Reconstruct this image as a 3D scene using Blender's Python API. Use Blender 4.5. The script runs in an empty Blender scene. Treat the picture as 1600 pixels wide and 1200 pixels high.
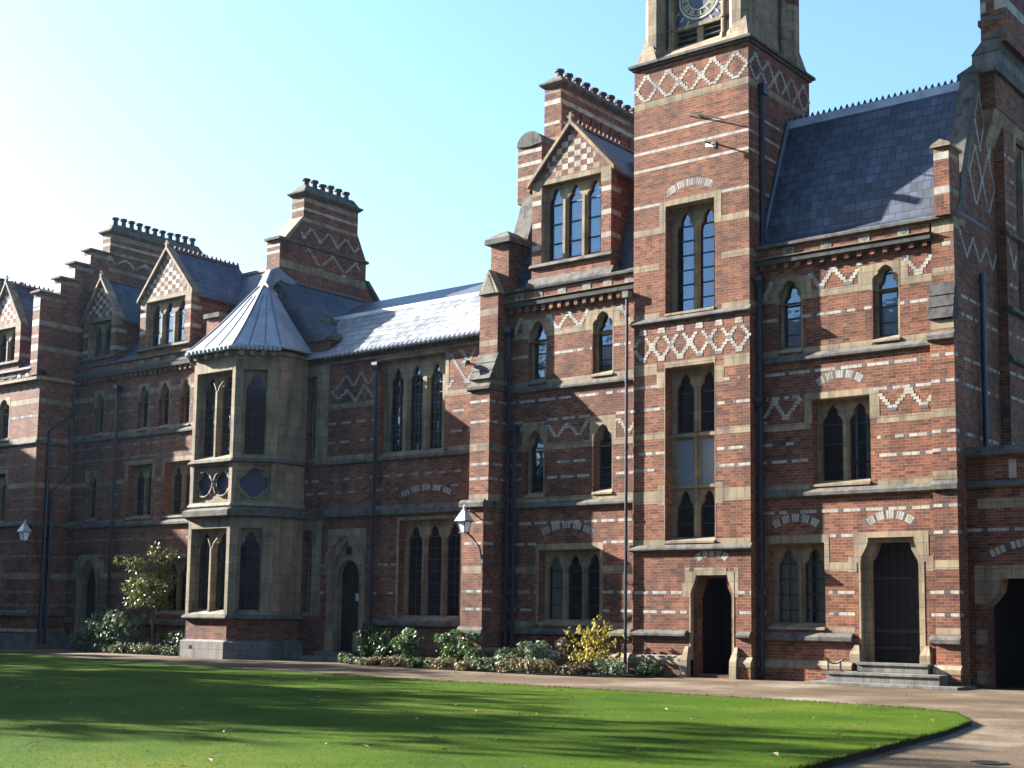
import bpy, bmesh, math, random
from mathutils import Vector, Matrix
from mathutils.geometry import tessellate_polygon

random.seed(7)
scene = bpy.context.scene
COL = scene.collection
R = math.radians

# ------------------------------------------------------------------ camera, sky, sun, exposure
PITCH, ROLL, YAW, FPX, EYE = 0.1116, 0.0141, 0.6731, 2146.3, 1.5
fw = Vector((-math.sin(YAW)*math.cos(PITCH), math.cos(YAW)*math.cos(PITCH), math.sin(PITCH)))
rt = Vector((math.cos(YAW), math.sin(YAW), 0)); up = rt.cross(fw)
rt2 = rt*math.cos(ROLL)+up*math.sin(ROLL); up2 = rt2.cross(fw)
cd = bpy.data.cameras.new("camera"); cam = bpy.data.objects.new("camera", cd); COL.objects.link(cam)
cam.matrix_world = Matrix(((rt2.x, up2.x, -fw.x, 0), (rt2.y, up2.y, -fw.y, 0), (rt2.z, up2.z, -fw.z, EYE), (0, 0, 0, 1)))
cd.sensor_width = 36; cd.lens = FPX/1600*36; cd.shift_y = 123.4/1600
cd.clip_start = .1; cd.clip_end = 3000
scene.camera = cam

SUN_AZ, SUN_EL = R(76), R(22.5)          # azimuth from -y towards -x
to_sun = Vector((-math.sin(SUN_AZ)*math.cos(SUN_EL), -math.cos(SUN_AZ)*math.cos(SUN_EL), math.sin(SUN_EL)))
world = bpy.data.worlds.new("World"); scene.world = world; world.use_nodes = True
wn = world.node_tree; bgn = wn.nodes['Background']
sky = wn.nodes.new('ShaderNodeTexSky'); sky.sky_type = 'NISHITA'; sky.sun_disc = False
sky.sun_elevation = SUN_EL; sky.sun_rotation = math.atan2(to_sun.x, to_sun.y)
sky.air_density = 1.0; sky.dust_density = 1.4; sky.ozone_density = 1.2
tint = wn.nodes.new('ShaderNodeMix'); tint.data_type = 'RGBA'; tint.blend_type = 'MULTIPLY'; tint.inputs[0].default_value = 1; tint.inputs[7].default_value = (.75, .96, 1.14, 1)
wn.links.new(sky.outputs[0], tint.inputs[6]); wn.links.new(tint.outputs[2], bgn.inputs[0]); bgn.inputs[1].default_value = 0.05
sl = bpy.data.lights.new("sun", 'SUN'); sl.energy = 5.0; sl.angle = R(.5); sl.color = (1, .95, .88)
so = bpy.data.objects.new("sun", sl); COL.objects.link(so)
so.rotation_euler = to_sun.to_track_quat('Z', 'Y').to_euler()
scene.view_settings.view_transform = 'Standard'; scene.view_settings.look = 'None'
scene.view_settings.gamma = 1; scene.view_settings.exposure = 2.9

# ------------------------------------------------------------------ materials
ALB = .44     # scales most base colours down; with the raised exposure it deepens the shade
def dk(c, k=None): return tuple(x*(ALB if k is None else k) for x in c)
def nmat(name):
    m = bpy.data.materials.new(name); m.use_nodes = True
    nt = m.node_tree; return m, nt, nt.nodes['Principled BSDF']
def uvz(nt):
    """world-metre wall coordinates (along the wall, height)"""
    g = nt.nodes.new('ShaderNodeNewGeometry')
    p = nt.nodes.new('ShaderNodeSeparateXYZ'); nt.links.new(g.outputs['Position'], p.inputs[0])
    n = nt.nodes.new('ShaderNodeSeparateXYZ'); nt.links.new(g.outputs['True Normal'], n.inputs[0])
    ax = nt.nodes.new('ShaderNodeMath'); ax.operation = 'ABSOLUTE'; nt.links.new(n.outputs[0], ax.inputs[0])
    ay = nt.nodes.new('ShaderNodeMath'); ay.operation = 'ABSOLUTE'; nt.links.new(n.outputs[1], ay.inputs[0])
    gt = nt.nodes.new('ShaderNodeMath'); gt.operation = 'GREATER_THAN'; nt.links.new(ax.outputs[0], gt.inputs[0]); nt.links.new(ay.outputs[0], gt.inputs[1])
    mx = nt.nodes.new('ShaderNodeMix'); nt.links.new(gt.outputs[0], mx.inputs[0])
    nt.links.new(p.outputs[0], mx.inputs[2]); nt.links.new(p.outputs[1], mx.inputs[3])
    c = nt.nodes.new('ShaderNodeCombineXYZ'); nt.links.new(mx.outputs[0], c.inputs[0]); nt.links.new(p.outputs[2], c.inputs[1])
    return g, c
def noise(nt, vec, scale, detail=4, rough=.6):
    n = nt.nodes.new('ShaderNodeTexNoise'); n.inputs['Scale'].default_value = scale
    n.inputs['Detail'].default_value = detail; n.inputs['Roughness'].default_value = rough
    if vec is not None: nt.links.new(vec, n.inputs['Vector'])
    return n
def ramp(nt, fac, stops):
    r = nt.nodes.new('ShaderNodeValToRGB'); nt.links.new(fac, r.inputs[0])
    e = r.color_ramp.elements
    while len(e) < len(stops): e.new(.5)
    for i, (p, c) in enumerate(stops):
        e[i].position = p; e[i].color = (*c, 1) if len(c) == 3 else c
    return r
def mixc(nt, fac, a, b, mode='MIX'):
    m = nt.nodes.new('ShaderNodeMix'); m.data_type = 'RGBA'; m.blend_type = mode
    for s, v in ((0, fac), (6, a), (7, b)):
        if isinstance(v, (int, float)): m.inputs[s].default_value = v
        elif isinstance(v, tuple): m.inputs[s].default_value = (*v, 1)
        else: nt.links.new(v, m.inputs[s])
    return m.outputs[2]
def bump(nt, bs, h, strength, dist=.01):
    b = nt.nodes.new('ShaderNodeBump'); b.inputs['Strength'].default_value = strength; b.inputs['Distance'].default_value = dist
    nt.links.new(h, b.inputs['Height']); nt.links.new(b.outputs[0], bs.inputs['Normal'])

def mat_brick(name, c1, c2, mort, dirt=.5):
    c1, c2, mort = dk(c1), dk(c2), dk(mort)
    m, nt, bs = nmat(name); g, c = uvz(nt)
    b = nt.nodes.new('ShaderNodeTexBrick'); nt.links.new(c.outputs[0], b.inputs['Vector'])
    b.inputs['Scale'].default_value = 1; b.inputs['Brick Width'].default_value = .2; b.inputs['Row Height'].default_value = .077
    b.inputs['Mortar Size'].default_value = .010; b.inputs['Bias'].default_value = -.1
    b.inputs['Color1'].default_value = (*c1, 1); b.inputs['Color2'].default_value = (*c2, 1); b.inputs['Mortar'].default_value = (*mort, 1)
    # single bricks burnt darker / paler
    mp = nt.nodes.new('ShaderNodeMapping'); nt.links.new(c.outputs[0], mp.inputs[0]); mp.inputs['Scale'].default_value = (5, 13, 1)
    v = nt.nodes.new('ShaderNodeTexWhiteNoise'); v.noise_dimensions = '2D'
    fl = nt.nodes.new('ShaderNodeVectorMath'); fl.operation = 'FLOOR'; nt.links.new(mp.outputs[0], fl.inputs[0]); nt.links.new(fl.outputs[0], v.inputs['Vector'])
    rv = ramp(nt, v.outputs['Value'], [(0, (.55, .5, .55)), (.25, (.9, .88, .88)), (.7, (1.05, 1.0, .98)), (1, (1.4, 1.3, 1.15))])
    col = mixc(nt, 1, b.outputs['Color'], rv.outputs[0], 'MULTIPLY')
    n1 = noise(nt, g.outputs['Position'], .55, 5, .65)
    r1 = ramp(nt, n1.outputs['Fac'], [(.3, (1-dirt, 1-dirt, 1-dirt*.95)), (.52, (.95, .95, .95)), (.75, (1.18, 1.12, 1.05))])
    col = mixc(nt, 1, col, r1.outputs[0], 'MULTIPLY')
    mp2 = nt.nodes.new('ShaderNodeMapping'); nt.links.new(g.outputs['Position'], mp2.inputs[0]); mp2.inputs['Scale'].default_value = (1.6, 1.6, .22)
    n2 = noise(nt, mp2.outputs[0], 1.2, 5, .7)
    r2 = ramp(nt, n2.outputs['Fac'], [(.36, (.5, .5, .53)), (.56, (1, 1, 1))])
    col = mixc(nt, .7, col, r2.outputs[0], 'MULTIPLY')
    nt.links.new(col, bs.inputs['Base Color']); bs.inputs['Roughness'].default_value = .88
    bs.inputs['Specular IOR Level'].default_value = .25
    bump(nt, bs, b.outputs['Fac'], -.35, .008)
    return m
def mat_stone(name, base, var=.3, scale=1.2, rough=.85, blocks=True):
    base = dk(base)
    m, nt, bs = nmat(name); g, c = uvz(nt)
    n1 = noise(nt, g.outputs['Position'], scale, 6, .65)
    lo = tuple(x*(1-var*1.5) for x in base); hi = tuple(min(.9, x*(1+var*.6)) for x in base)
    r1 = ramp(nt, n1.outputs['Fac'], [(.28, lo), (.5, base), (.75, hi)])
    col = r1.outputs[0]
    mp2 = nt.nodes.new('ShaderNodeMapping'); nt.links.new(g.outputs['Position'], mp2.inputs[0]); mp2.inputs['Scale'].default_value = (2.5, 2.5, .35)
    n2 = noise(nt, mp2.outputs[0], 1.6, 5, .7)
    r2 = ramp(nt, n2.outputs['Fac'], [(.36, (.45, .45, .46)), (.56, (1, 1, 1))])
    col = mixc(nt, .8, col, r2.outputs[0], 'MULTIPLY')
    if blocks:
        b = nt.nodes.new('ShaderNodeTexBrick'); nt.links.new(c.outputs[0], b.inputs['Vector'])
        b.inputs['Scale'].default_value = 1; b.inputs['Brick Width'].default_value = .62; b.inputs['Row Height'].default_value = .31
        b.inputs['Mortar Size'].default_value = .009
        b.inputs['Color1'].default_value = (.78, .78, .8, 1); b.inputs['Color2'].default_value = (1.1, 1.07, 1.0, 1); b.inputs['Mortar'].default_value = (.5, .48, .46, 1)
        col = mixc(nt, 1, col, b.outputs['Color'], 'MULTIPLY')
    nf = noise(nt, g.outputs['Position'], 22, 3, .6)
    bump(nt, bs, nf.outputs['Fac'], .25, .01)
    nt.links.new(col, bs.inputs['Base Color']); bs.inputs['Roughness'].default_value = rough
    bs.inputs['Specular IOR Level'].default_value = .3
    return m
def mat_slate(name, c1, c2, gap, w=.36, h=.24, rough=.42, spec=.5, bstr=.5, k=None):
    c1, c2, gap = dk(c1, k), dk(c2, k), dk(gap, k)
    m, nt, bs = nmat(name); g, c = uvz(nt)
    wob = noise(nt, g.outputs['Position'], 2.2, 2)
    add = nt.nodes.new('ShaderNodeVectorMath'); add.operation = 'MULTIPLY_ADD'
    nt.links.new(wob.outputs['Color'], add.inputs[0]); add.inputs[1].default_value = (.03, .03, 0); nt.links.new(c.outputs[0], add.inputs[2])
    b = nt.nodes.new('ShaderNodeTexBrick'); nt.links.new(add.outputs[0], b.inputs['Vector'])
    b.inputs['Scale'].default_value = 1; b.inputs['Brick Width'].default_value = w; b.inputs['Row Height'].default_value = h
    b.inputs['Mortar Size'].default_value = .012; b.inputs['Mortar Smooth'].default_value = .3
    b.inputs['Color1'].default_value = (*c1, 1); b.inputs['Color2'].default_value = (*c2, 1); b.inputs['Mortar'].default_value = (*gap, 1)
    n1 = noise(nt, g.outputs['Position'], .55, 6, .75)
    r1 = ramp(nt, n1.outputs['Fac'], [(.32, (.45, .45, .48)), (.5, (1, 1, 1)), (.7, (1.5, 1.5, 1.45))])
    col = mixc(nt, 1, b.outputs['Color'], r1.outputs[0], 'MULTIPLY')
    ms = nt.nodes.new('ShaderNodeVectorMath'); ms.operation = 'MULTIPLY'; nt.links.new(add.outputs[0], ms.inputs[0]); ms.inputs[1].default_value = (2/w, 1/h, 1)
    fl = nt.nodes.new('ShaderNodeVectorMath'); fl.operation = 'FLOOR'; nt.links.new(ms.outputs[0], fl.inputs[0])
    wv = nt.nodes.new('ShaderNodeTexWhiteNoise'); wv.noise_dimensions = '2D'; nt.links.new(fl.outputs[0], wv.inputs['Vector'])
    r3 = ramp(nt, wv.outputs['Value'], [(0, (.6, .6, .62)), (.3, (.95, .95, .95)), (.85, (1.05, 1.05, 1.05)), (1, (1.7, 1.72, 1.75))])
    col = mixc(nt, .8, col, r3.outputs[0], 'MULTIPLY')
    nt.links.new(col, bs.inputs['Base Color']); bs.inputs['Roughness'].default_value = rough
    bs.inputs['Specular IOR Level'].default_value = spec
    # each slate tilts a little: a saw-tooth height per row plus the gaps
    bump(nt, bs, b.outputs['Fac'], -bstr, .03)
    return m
def mat_plain(name, base, rough=.6, metal=0, var=.25, scale=3, spec=.5, k=None):
    base = dk(base, k)
    m, nt, bs = nmat(name); tc = nt.nodes.new('ShaderNodeNewGeometry')
    n1 = noise(nt, tc.outputs['Position'], scale, 5, .65)
    r1 = ramp(nt, n1.outputs['Fac'], [(.3, tuple(x*(1-var) for x in base)), (.7, tuple(min(1, x*(1+var)) for x in base))])
    nt.links.new(r1.outputs[0], bs.inputs['Base Color']); bs.inputs['Roughness'].default_value = rough; bs.inputs['Metallic'].default_value = metal
    bs.inputs['Specular IOR Level'].default_value = spec
    return m
def mat_leaf(name, cols, rough=.5, trans=.25, k=None):
    cols = [dk(c, k) for c in cols]
    m, nt, bs = nmat(name)
    g = nt.nodes.new('ShaderNodeNewGeometry')
    stops = [(i/(len(cols)-1) if len(cols) > 1 else 0, c) for i, c in enumerate(cols)]
    r = ramp(nt, g.outputs['Random Per Island'], stops)
    nt.links.new(r.outputs[0], bs.inputs['Base Color']); bs.inputs['Roughness'].default_value = rough
    bs.inputs['Specular IOR Level'].default_value = .16
    tr = nt.nodes.new('ShaderNodeBsdfTranslucent'); nt.links.new(r.outputs[0], tr.inputs[0])
    mx = nt.nodes.new('ShaderNodeMixShader'); mx.inputs[0].default_value = trans
    nt.links.new(bs.outputs[0], mx.inputs[1]); nt.links.new(tr.outputs[0], mx.inputs[2])
    nt.links.new(mx.outputs[0], nt.nodes['Material Output'].inputs[0])
    return m
def mat_glass(name):
    m, nt, bs = nmat(name); nt.nodes.remove(bs)
    t = nt.nodes.new('ShaderNodeBsdfTransparent'); t.inputs[0].default_value = (.92, .95, .96, 1)
    gl = nt.nodes.new('ShaderNodeBsdfGlossy'); gl.inputs['Roughness'].default_value = .03; gl.inputs[0].default_value = (.62, .8, 1, 1)
    g = nt.nodes.new('ShaderNodeNewGeometry'); n1 = noise(nt, g.outputs['Position'], 2.5, 2)
    b = nt.nodes.new('ShaderNodeBump'); b.inputs['Strength'].default_value = .12; b.inputs['Distance'].default_value = .02
    nt.links.new(n1.outputs['Fac'], b.inputs['Height']); nt.links.new(b.outputs[0], gl.inputs['Normal'])
    f = nt.nodes.new('ShaderNodeFresnel'); f.inputs[0].default_value = 2.3
    mx = nt.nodes.new('ShaderNodeMixShader'); nt.links.new(f.outputs[0], mx.inputs[0])
    nt.links.new(t.outputs[0], mx.inputs[1]); nt.links.new(gl.outputs[0], mx.inputs[2])
    nt.links.new(mx.outputs[0], nt.nodes['Material Output'].inputs[0])
    return m

BRICK = mat_brick("red_brick", (.365, .118, .050), (.19, .058, .034), (.32, .22, .15))
STONE = mat_stone("buff_stone", (.48, .375, .24))
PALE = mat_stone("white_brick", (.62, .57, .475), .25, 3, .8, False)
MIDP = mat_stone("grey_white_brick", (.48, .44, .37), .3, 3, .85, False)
DULL = mat_stone("dull_white_brick", (.34, .31, .27), .4, 3, .85, False)  # duller white brick for the bands of the left ranges
BLUE = mat_plain("blue_brick", (.055, .062, .09), .6)
WEATH = mat_stone("weathered_stone", (.185, .17, .145), .5, 3.5, .95, False)
DARKST = mat_stone("dark_stone_eaves_shade", (.10, .095, .09), .5, 6, .95, False)  # dark set-off slabs; also paints the shade below the eaves lips
GREYST = mat_stone("grey_plinth_stone", (.30, .285, .26), .3, 1.5, .9)
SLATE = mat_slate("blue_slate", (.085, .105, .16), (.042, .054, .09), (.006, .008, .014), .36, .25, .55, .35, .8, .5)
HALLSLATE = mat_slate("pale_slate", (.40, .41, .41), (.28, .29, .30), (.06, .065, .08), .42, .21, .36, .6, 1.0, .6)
LEAD = mat_plain("lead_sheet", (.36, .39, .42), .40, .0, .3, 2, .6, .62)
LEADD = mat_plain("dark_lead", (.10, .115, .14), .45, .0, .25, 2, .6)
HOOD = mat_plain("weathered_lead_hood", (.22, .245, .28), .45, .0, .35, 3, .5)
TILE = mat_plain("red_ridge_tile", (.20, .075, .045), .8)
DARK = mat_plain("dark_interior", (.012, .012, .014), .95, 0, .2, 1, .1)  # near-black colour stands in for the unlit inside of rooms
IRON = mat_plain("painted_iron", (.018, .026, .05), .42, 0, .3, 6, .3)
BLACK = mat_plain("black_iron", (.012, .012, .014), .45, 0, .3, 6, .5)
PAINT = mat_plain("white_paint", (.72, .74, .76), .45, 0, .08, 3, .5)
BAR = mat_plain("glazing_lead", (.035, .038, .045), .55, 0, .2, 5, .4)
CURT = mat_plain("white_curtain", (.72, .73, .74), .95, 0, .12, 4, .1, 1)
OAK = mat_plain("dark_oak", (.022, .014, .012), .7, 0, .5, 5, .2)
POT = mat_plain("chimney_pot_clay", (.085, .065, .065), .85)
GOLD = mat_plain("gilt_paint", (.62, .56, .30), .45, .1, .15, 6, .5)
CLKBLUE = mat_plain("clock_blue", (.018, .03, .085), .5)
GLASS = mat_glass("window_glass")
MILK = mat_plain("milky_glass", (.78, .8, .8), .3, 0, .05, 3, .5, .9)
BARK = mat_plain("bark", (.11, .085, .06), .9, 0, .4, 12, .2)

# ------------------------------------------------------------------ mesh builder
class M:
    def __init__(s): s.v = []; s.f = []; s.m = []; s.mats = []
    def mi(s, mat):
        if mat not in s.mats: s.mats.append(mat)
        return s.mats.index(mat)
    def poly(s, pts, mat):
        i = len(s.v); s.v += [tuple(p) for p in pts]; s.f.append(list(range(i, i+len(pts)))); s.m.append(s.mi(mat))
    def box(s, x0, x1, y0, y1, z0, z1, mat):
        if x0 > x1: x0, x1 = x1, x0
        if y0 > y1: y0, y1 = y1, y0
        i = len(s.v)
        s.v += [(x0, y0, z0), (x1, y0, z0), (x1, y1, z0), (x0, y1, z0), (x0, y0, z1), (x1, y0, z1), (x1, y1, z1), (x0, y1, z1)]
        for q in ((0, 3, 2, 1), (4, 5, 6, 7), (0, 1, 5, 4), (1, 2, 6, 5), (2, 3, 7, 6), (3, 0, 4, 7)):
            s.f.append([i+k for k in q]); s.m.append(s.mi(mat))
    def hexa(s, b, t, mat):
        """bottom loop, top loop (same count, counter-clockwise from above)"""
        n = len(b); i = len(s.v); s.v += [tuple(p) for p in b]+[tuple(p) for p in t]; k = s.mi(mat)
        s.f.append([i+j for j in reversed(range(n))]); s.f.append([i+n+j for j in range(n)]); s.m += [k, k]
        for j in range(n):
            s.f.append([i+j, i+(j+1) % n, i+n+(j+1) % n, i+n+j]); s.m.append(k)
    def prism_x(s, prof, x0, x1, mat):
        """profile of (y,z) points swept along x"""
        s.sweep([(x0, y, z) for y, z in prof], [(x1, y, z) for y, z in prof], mat)
    def prism_y(s, prof, y0, y1, mat):
        s.sweep([(x, y0, z) for x, z in prof], [(x, y1, z) for x, z in prof], mat)
    def sweep(s, a, b, mat, caps=True):
        n = len(a); i = len(s.v); s.v += [tuple(p) for p in a]+[tuple(p) for p in b]; k = s.mi(mat)
        if caps: s.f += [[i+j for j in reversed(range(n))], [i+n+j for j in range(n)]]; s.m += [k, k]
        for j in range(n):
            s.f.append([i+j, i+(j+1) % n, i+n+(j+1) % n, i+n+j]); s.m.append(k)
    def tube(s, pts, r, mat, n=8):
        pts = [Vector(p) for p in pts]; rs = r if isinstance(r, (list, tuple)) else [r]*len(pts)
        i0 = len(s.v); k = s.mi(mat)
        for j, p in enumerate(pts):
            d = (pts[min(j+1, len(pts)-1)]-pts[max(j-1, 0)]).normalized()
            a = d.orthogonal().normalized() if abs(d.z) < .99 else Vector((1, 0, 0)); a = (a-d*a.dot(d)).normalized(); b = d.cross(a)
            for q in range(n):
                t = 2*math.pi*q/n; s.v.append(tuple(p+(a*math.cos(t)+b*math.sin(t))*rs[j]))
        for j in range(len(pts)-1):
            for q in range(n):
                s.f.append([i0+j*n+q, i0+j*n+(q+1) % n, i0+(j+1)*n+(q+1) % n, i0+(j+1)*n+q]); s.m.append(k)
        s.f.append([i0+q for q in reversed(range(n))]); s.f.append([i0+(len(pts)-1)*n+q for q in range(n)]); s.m += [k, k]
    def lathe(s, cx, cy, prof, mat, n=12):
        i0 = len(s.v); k = s.mi(mat)
        for r, z in prof:
            for q in range(n):
                t = 2*math.pi*q/n; s.v.append((cx+r*math.cos(t), cy+r*math.sin(t), z))
        for j in range(len(prof)-1):
            for q in range(n):
                s.f.append([i0+j*n+q, i0+j*n+(q+1) % n, i0+(j+1)*n+(q+1) % n, i0+(j+1)*n+q]); s.m.append(k)
        s.f.append([i0+q for q in reversed(range(n))]); s.f.append([i0+(len(prof)-1)*n+q for q in range(n)]); s.m += [k, k]
    def build_pieces(s, name, parent):
        """one part per course: shapes that touch stay together"""
        n = len(s.v); up_ = list(range(n))
        def find(i):
            while up_[i] != i: up_[i] = up_[up_[i]]; i = up_[i]
            return i
        for f in s.f:
            a = find(f[0])
            for i in f[1:]: up_[find(i)] = a
        comp = {}
        for i, f in enumerate(s.f): comp.setdefault(find(f[0]), []).append(i)
        items = []
        for fs in comp.values():
            vs = {i for f in fs for i in s.f[f]}
            items.append([fs, [min(s.v[i][k] for i in vs)-.05 for k in range(3)], [max(s.v[i][k] for i in vs)+.05 for k in range(3)]])
        g = list(range(len(items)))
        def fg(i):
            while g[i] != i: i = g[i]
            return i
        for i in range(len(items)):
            for j in range(i):
                if all(items[i][1][k] < items[j][2][k] and items[j][1][k] < items[i][2][k] for k in range(3)): g[fg(i)] = fg(j)
        groups = {}
        for i, it in enumerate(items): groups.setdefault(fg(i), []).extend(it[0])
        out = None
        for fs in groups.values():
            q = M(); q.whole = True
            for f in fs: q.poly([s.v[i] for i in s.f[f]], s.mats[s.m[f]])
            out = q.build(name, parent)
        return out
    def build(s, name, parent=None, fix=True, smooth=False):
        if name in ('string_course', 'coping') and parent is not None and not hasattr(s, 'whole'):
            s.whole = True
            return s.build_pieces(name, parent)
        me = bpy.data.meshes.new(name); me.from_pydata(s.v, [], s.f)
        for m in s.mats: me.materials.append(m)
        me.polygons.foreach_set('material_index', s.m)
        if smooth: me.polygons.foreach_set('use_smooth', [True]*len(s.f))
        me.update()
        o = bpy.data.objects.new(name, me); COL.objects.link(o)
        if parent is not None: o.parent = parent; o.matrix_parent_inverse = Matrix.Translation(-parent_loc(parent))
        return o
def parent_loc(o): return o.location.copy() if o.type == 'EMPTY' else Vector((0, 0, 0))
def thing(name, loc, label, cat, group=None):
    o = bpy.data.objects.new(name, None); COL.objects.link(o); o.location = loc; o.empty_display_size = .3
    o['label'] = label; o['category'] = cat
    if group: o['group'] = group
    return o
def tag(o, label, cat, group=None):
    o['label'] = label; o['category'] = cat
    if group: o['group'] = group
    return o
def setting(o, kind='structure'): o['kind'] = kind; return o

# ------------------------------------------------------------------ wall planes
class Pl:
    """vertical plane: u along the wall, z up, o outwards"""
    def __init__(s, ox, oy, ux, uy):
        s.o = Vector((ox, oy, 0)); s.d = Vector((ux, uy, 0)).normalized(); s.n = Vector((s.d.y, -s.d.x, 0))
    def p(s, u, z, o=0.): q = s.o+s.d*u+s.n*o; return (q.x, q.y, z)
def front(y): return Pl(0, y, 1, 0)
def right(x): return Pl(x, 0, 0, 1)

def quad(m, pl, u0, u1, z0, z1, o, mat): m.poly([pl.p(u0, z0, o), pl.p(u1, z0, o), pl.p(u1, z1, o), pl.p(u0, z1, o)], mat)
def slab(m, pl, u0, u1, z0, z1, o0, o1, mat):
    """block lying on the plane from offset o0 (inner) to o1 (outer)"""
    b = [pl.p(u0, z0, o1), pl.p(u1, z0, o1), pl.p(u1, z0, o0), pl.p(u0, z0, o0)]
    m.hexa(b, [(x, y, z1) for x, y, z in b], mat)
def panel(m, pl, u0, u1, z0, z1, holes=(), mat=None, depth=.5, o=0.):
    mat = mat or BRICK
    hs = [(max(u0, h[0]), min(u1, h[1]), max(z0, h[2]), min(z1, h[3])) for h in holes if h[1] > u0 and h[0] < u1 and h[3] > z0 and h[2] < z1]
    us = sorted({u0, u1, *[h[0] for h in hs], *[h[1] for h in hs]}); zs = sorted({z0, z1, *[h[2] for h in hs], *[h[3] for h in hs]})
    for j in range(len(zs)-1):
        run = None
        for i in range(len(us)-1):
            cu, cz = (us[i]+us[i+1])/2, (zs[j]+zs[j+1])/2
            solid = not any(h[0] < cu < h[1] and h[2] < cz < h[3] for h in hs)
            if solid:
                run = us[i] if run is None else run
            if run is not None and (not solid or i == len(us)-2):
                e = us[i+1] if solid else us[i]
                quad(m, pl, run, e, zs[j], zs[j+1], o, mat); run = None
    for a, b, c, d in hs:
        for (p, q) in (((a, c), (a, d)), ((a, d), (b, d)), ((b, d), (b, c)), ((b, c), (a, c))):
            m.poly([pl.p(*p, o), pl.p(*q, o), pl.p(*q, o-depth), pl.p(*p, o-depth)], mat)
def clip(u0, u1, z0, z1, excl):
    segs = [(u0, u1)]
    for a, b, c, d in excl:
        if d <= z0+.005 or c >= z1-.005: continue
        ns = []
        for s, e in segs:
            if b <= s or a >= e: ns.append((s, e)); continue
            if a > s: ns.append((s, a))
            if b < e: ns.append((b, e))
        segs = ns
    return [s for s in segs if s[1]-s[0] > .03]
def pale(m, pl, u0, u1, z0, z1, excl=(), mat=None, o=.003):
    for a, b in clip(u0, u1, z0, z1, excl): quad(m, pl, a, b, z0, z1, o, mat or STONE)
PALE_NOW = PALE
def dash(m, pl, u0, u1, z, excl=(), h=.078, wl=.46, bl=.13, gap=False, o=.003, ph=None):
    PALE = PALE_NOW
    ph = random.random()*(wl+bl) if ph is None else ph
    for a, b in clip(u0, u1, z-h/2, z+h/2, excl):
        u = math.floor((a-ph)/(wl+bl))*(wl+bl)+ph
        while u < b:
            for s, e, mt in ((u, u+wl, PALE), (u+wl, u+wl+bl, None if gap else BLUE)):
                # split white run in bricks with fine joints
                k = s
                while k < e-.01:
                    k2 = min(e, k+(.23 if mt is PALE else .115))
                    x0, x1 = max(a, k+.006), min(b, k2-.006)
                    if mt and x1-x0 > .02:
                        mt2 = mt
                        if mt is PALE and random.random() < .07: mt2 = None
                        if mt2: quad(m, pl, x0, x1, z-h/2, z+h/2, random.uniform(.002, .0045), mt2)
                    k = k2
            u += wl+bl
def zig(m, pl, pts, mat=None, w=.13, excl=(), o=.003, caps=True):
    """stepped diaper line of header bricks through (u,z) points"""
    rh = .077
    for i in range(len(pts)-1):
        (ua, za), (ub, zb) = pts[i], pts[i+1]
        n = max(1, int(round(abs(zb-za)/rh)))
        for k in range(n+(1 if i == len(pts)-2 else 0)):
            t = k/n; u = ua+(ub-ua)*t; z = za+(zb-za)*t
            z = round(z/rh)*rh
            if any(a < u < b and c < z < d for a, b, c, d in excl): continue
            mm = (mat or PALE_NOW)
            ww = w*random.uniform(.85, 1.1)
            if caps and (k == 0): ww = w*1.7; mm = BLUE if random.random() < .35 else mm
            quad(m, pl, u-ww/2, u+ww/2, z-rh*.46, z+rh*.46, random.uniform(.005, .009), mm)
def lattice(m, pl, u0, u1, z0, z1, n, mat=None, w=.12, excl=(), half=False):
    """n lozenges across"""
    p = (u1-u0)/n; zm = (z0+z1)/2
    A = []; B = []
    for i in range(2*n+1):
        u = u0+i*p/2
        A.append((u, z1 if i % 2 else zm)); B.append((u, z0 if i % 2 else zm))
    zig(m, pl, A, mat, w, excl); zig(m, pl, B, mat, w, excl)
def mould(m, pl, u0, u1, zt, zb, pr, mat=None, slope=.1, ends=True, back=0.):
    """string course: weathered top, flat nose, hollow underside"""
    mat = mat or WEATH
    prof = [(-back-.02, zt), (pr*.25, zt), (pr, zt-slope), (pr, zb+.04), (pr*.35, zb), (-back-.02, zb)]
    m.sweep([pl.p(u0, z, o) for o, z in prof], [pl.p(u1, z, o) for o, z in prof], mat)
def seg_arch(m, pl, cu, half, zs, rise, h=.2, n=11, o=.003):
    """relieving arch of alternate white and blue bricks"""
    rr = (half*half+rise*rise)/(2*rise); cz = zs+rise-rr; a0 = math.asin(min(1, half/rr))
    for k in range(n*2-1):
        t0 = -a0+2*a0*k/(n*2-1)+.006; t1 = -a0+2*a0*(k+1)/(n*2-1)-.006
        mt = BLUE if k % 4 == 0 else PALE
        m.poly([pl.p(cu+rr*math.sin(t0), cz+rr*math.cos(t0), o), pl.p(cu+rr*math.sin(t1), cz+rr*math.cos(t1), o),
                pl.p(cu+(rr+h)*math.sin(t1), cz+(rr+h)*math.cos(t1), o), pl.p(cu+(rr+h)*math.sin(t0), cz+(rr+h)*math.cos(t0), o)], mt)

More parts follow.
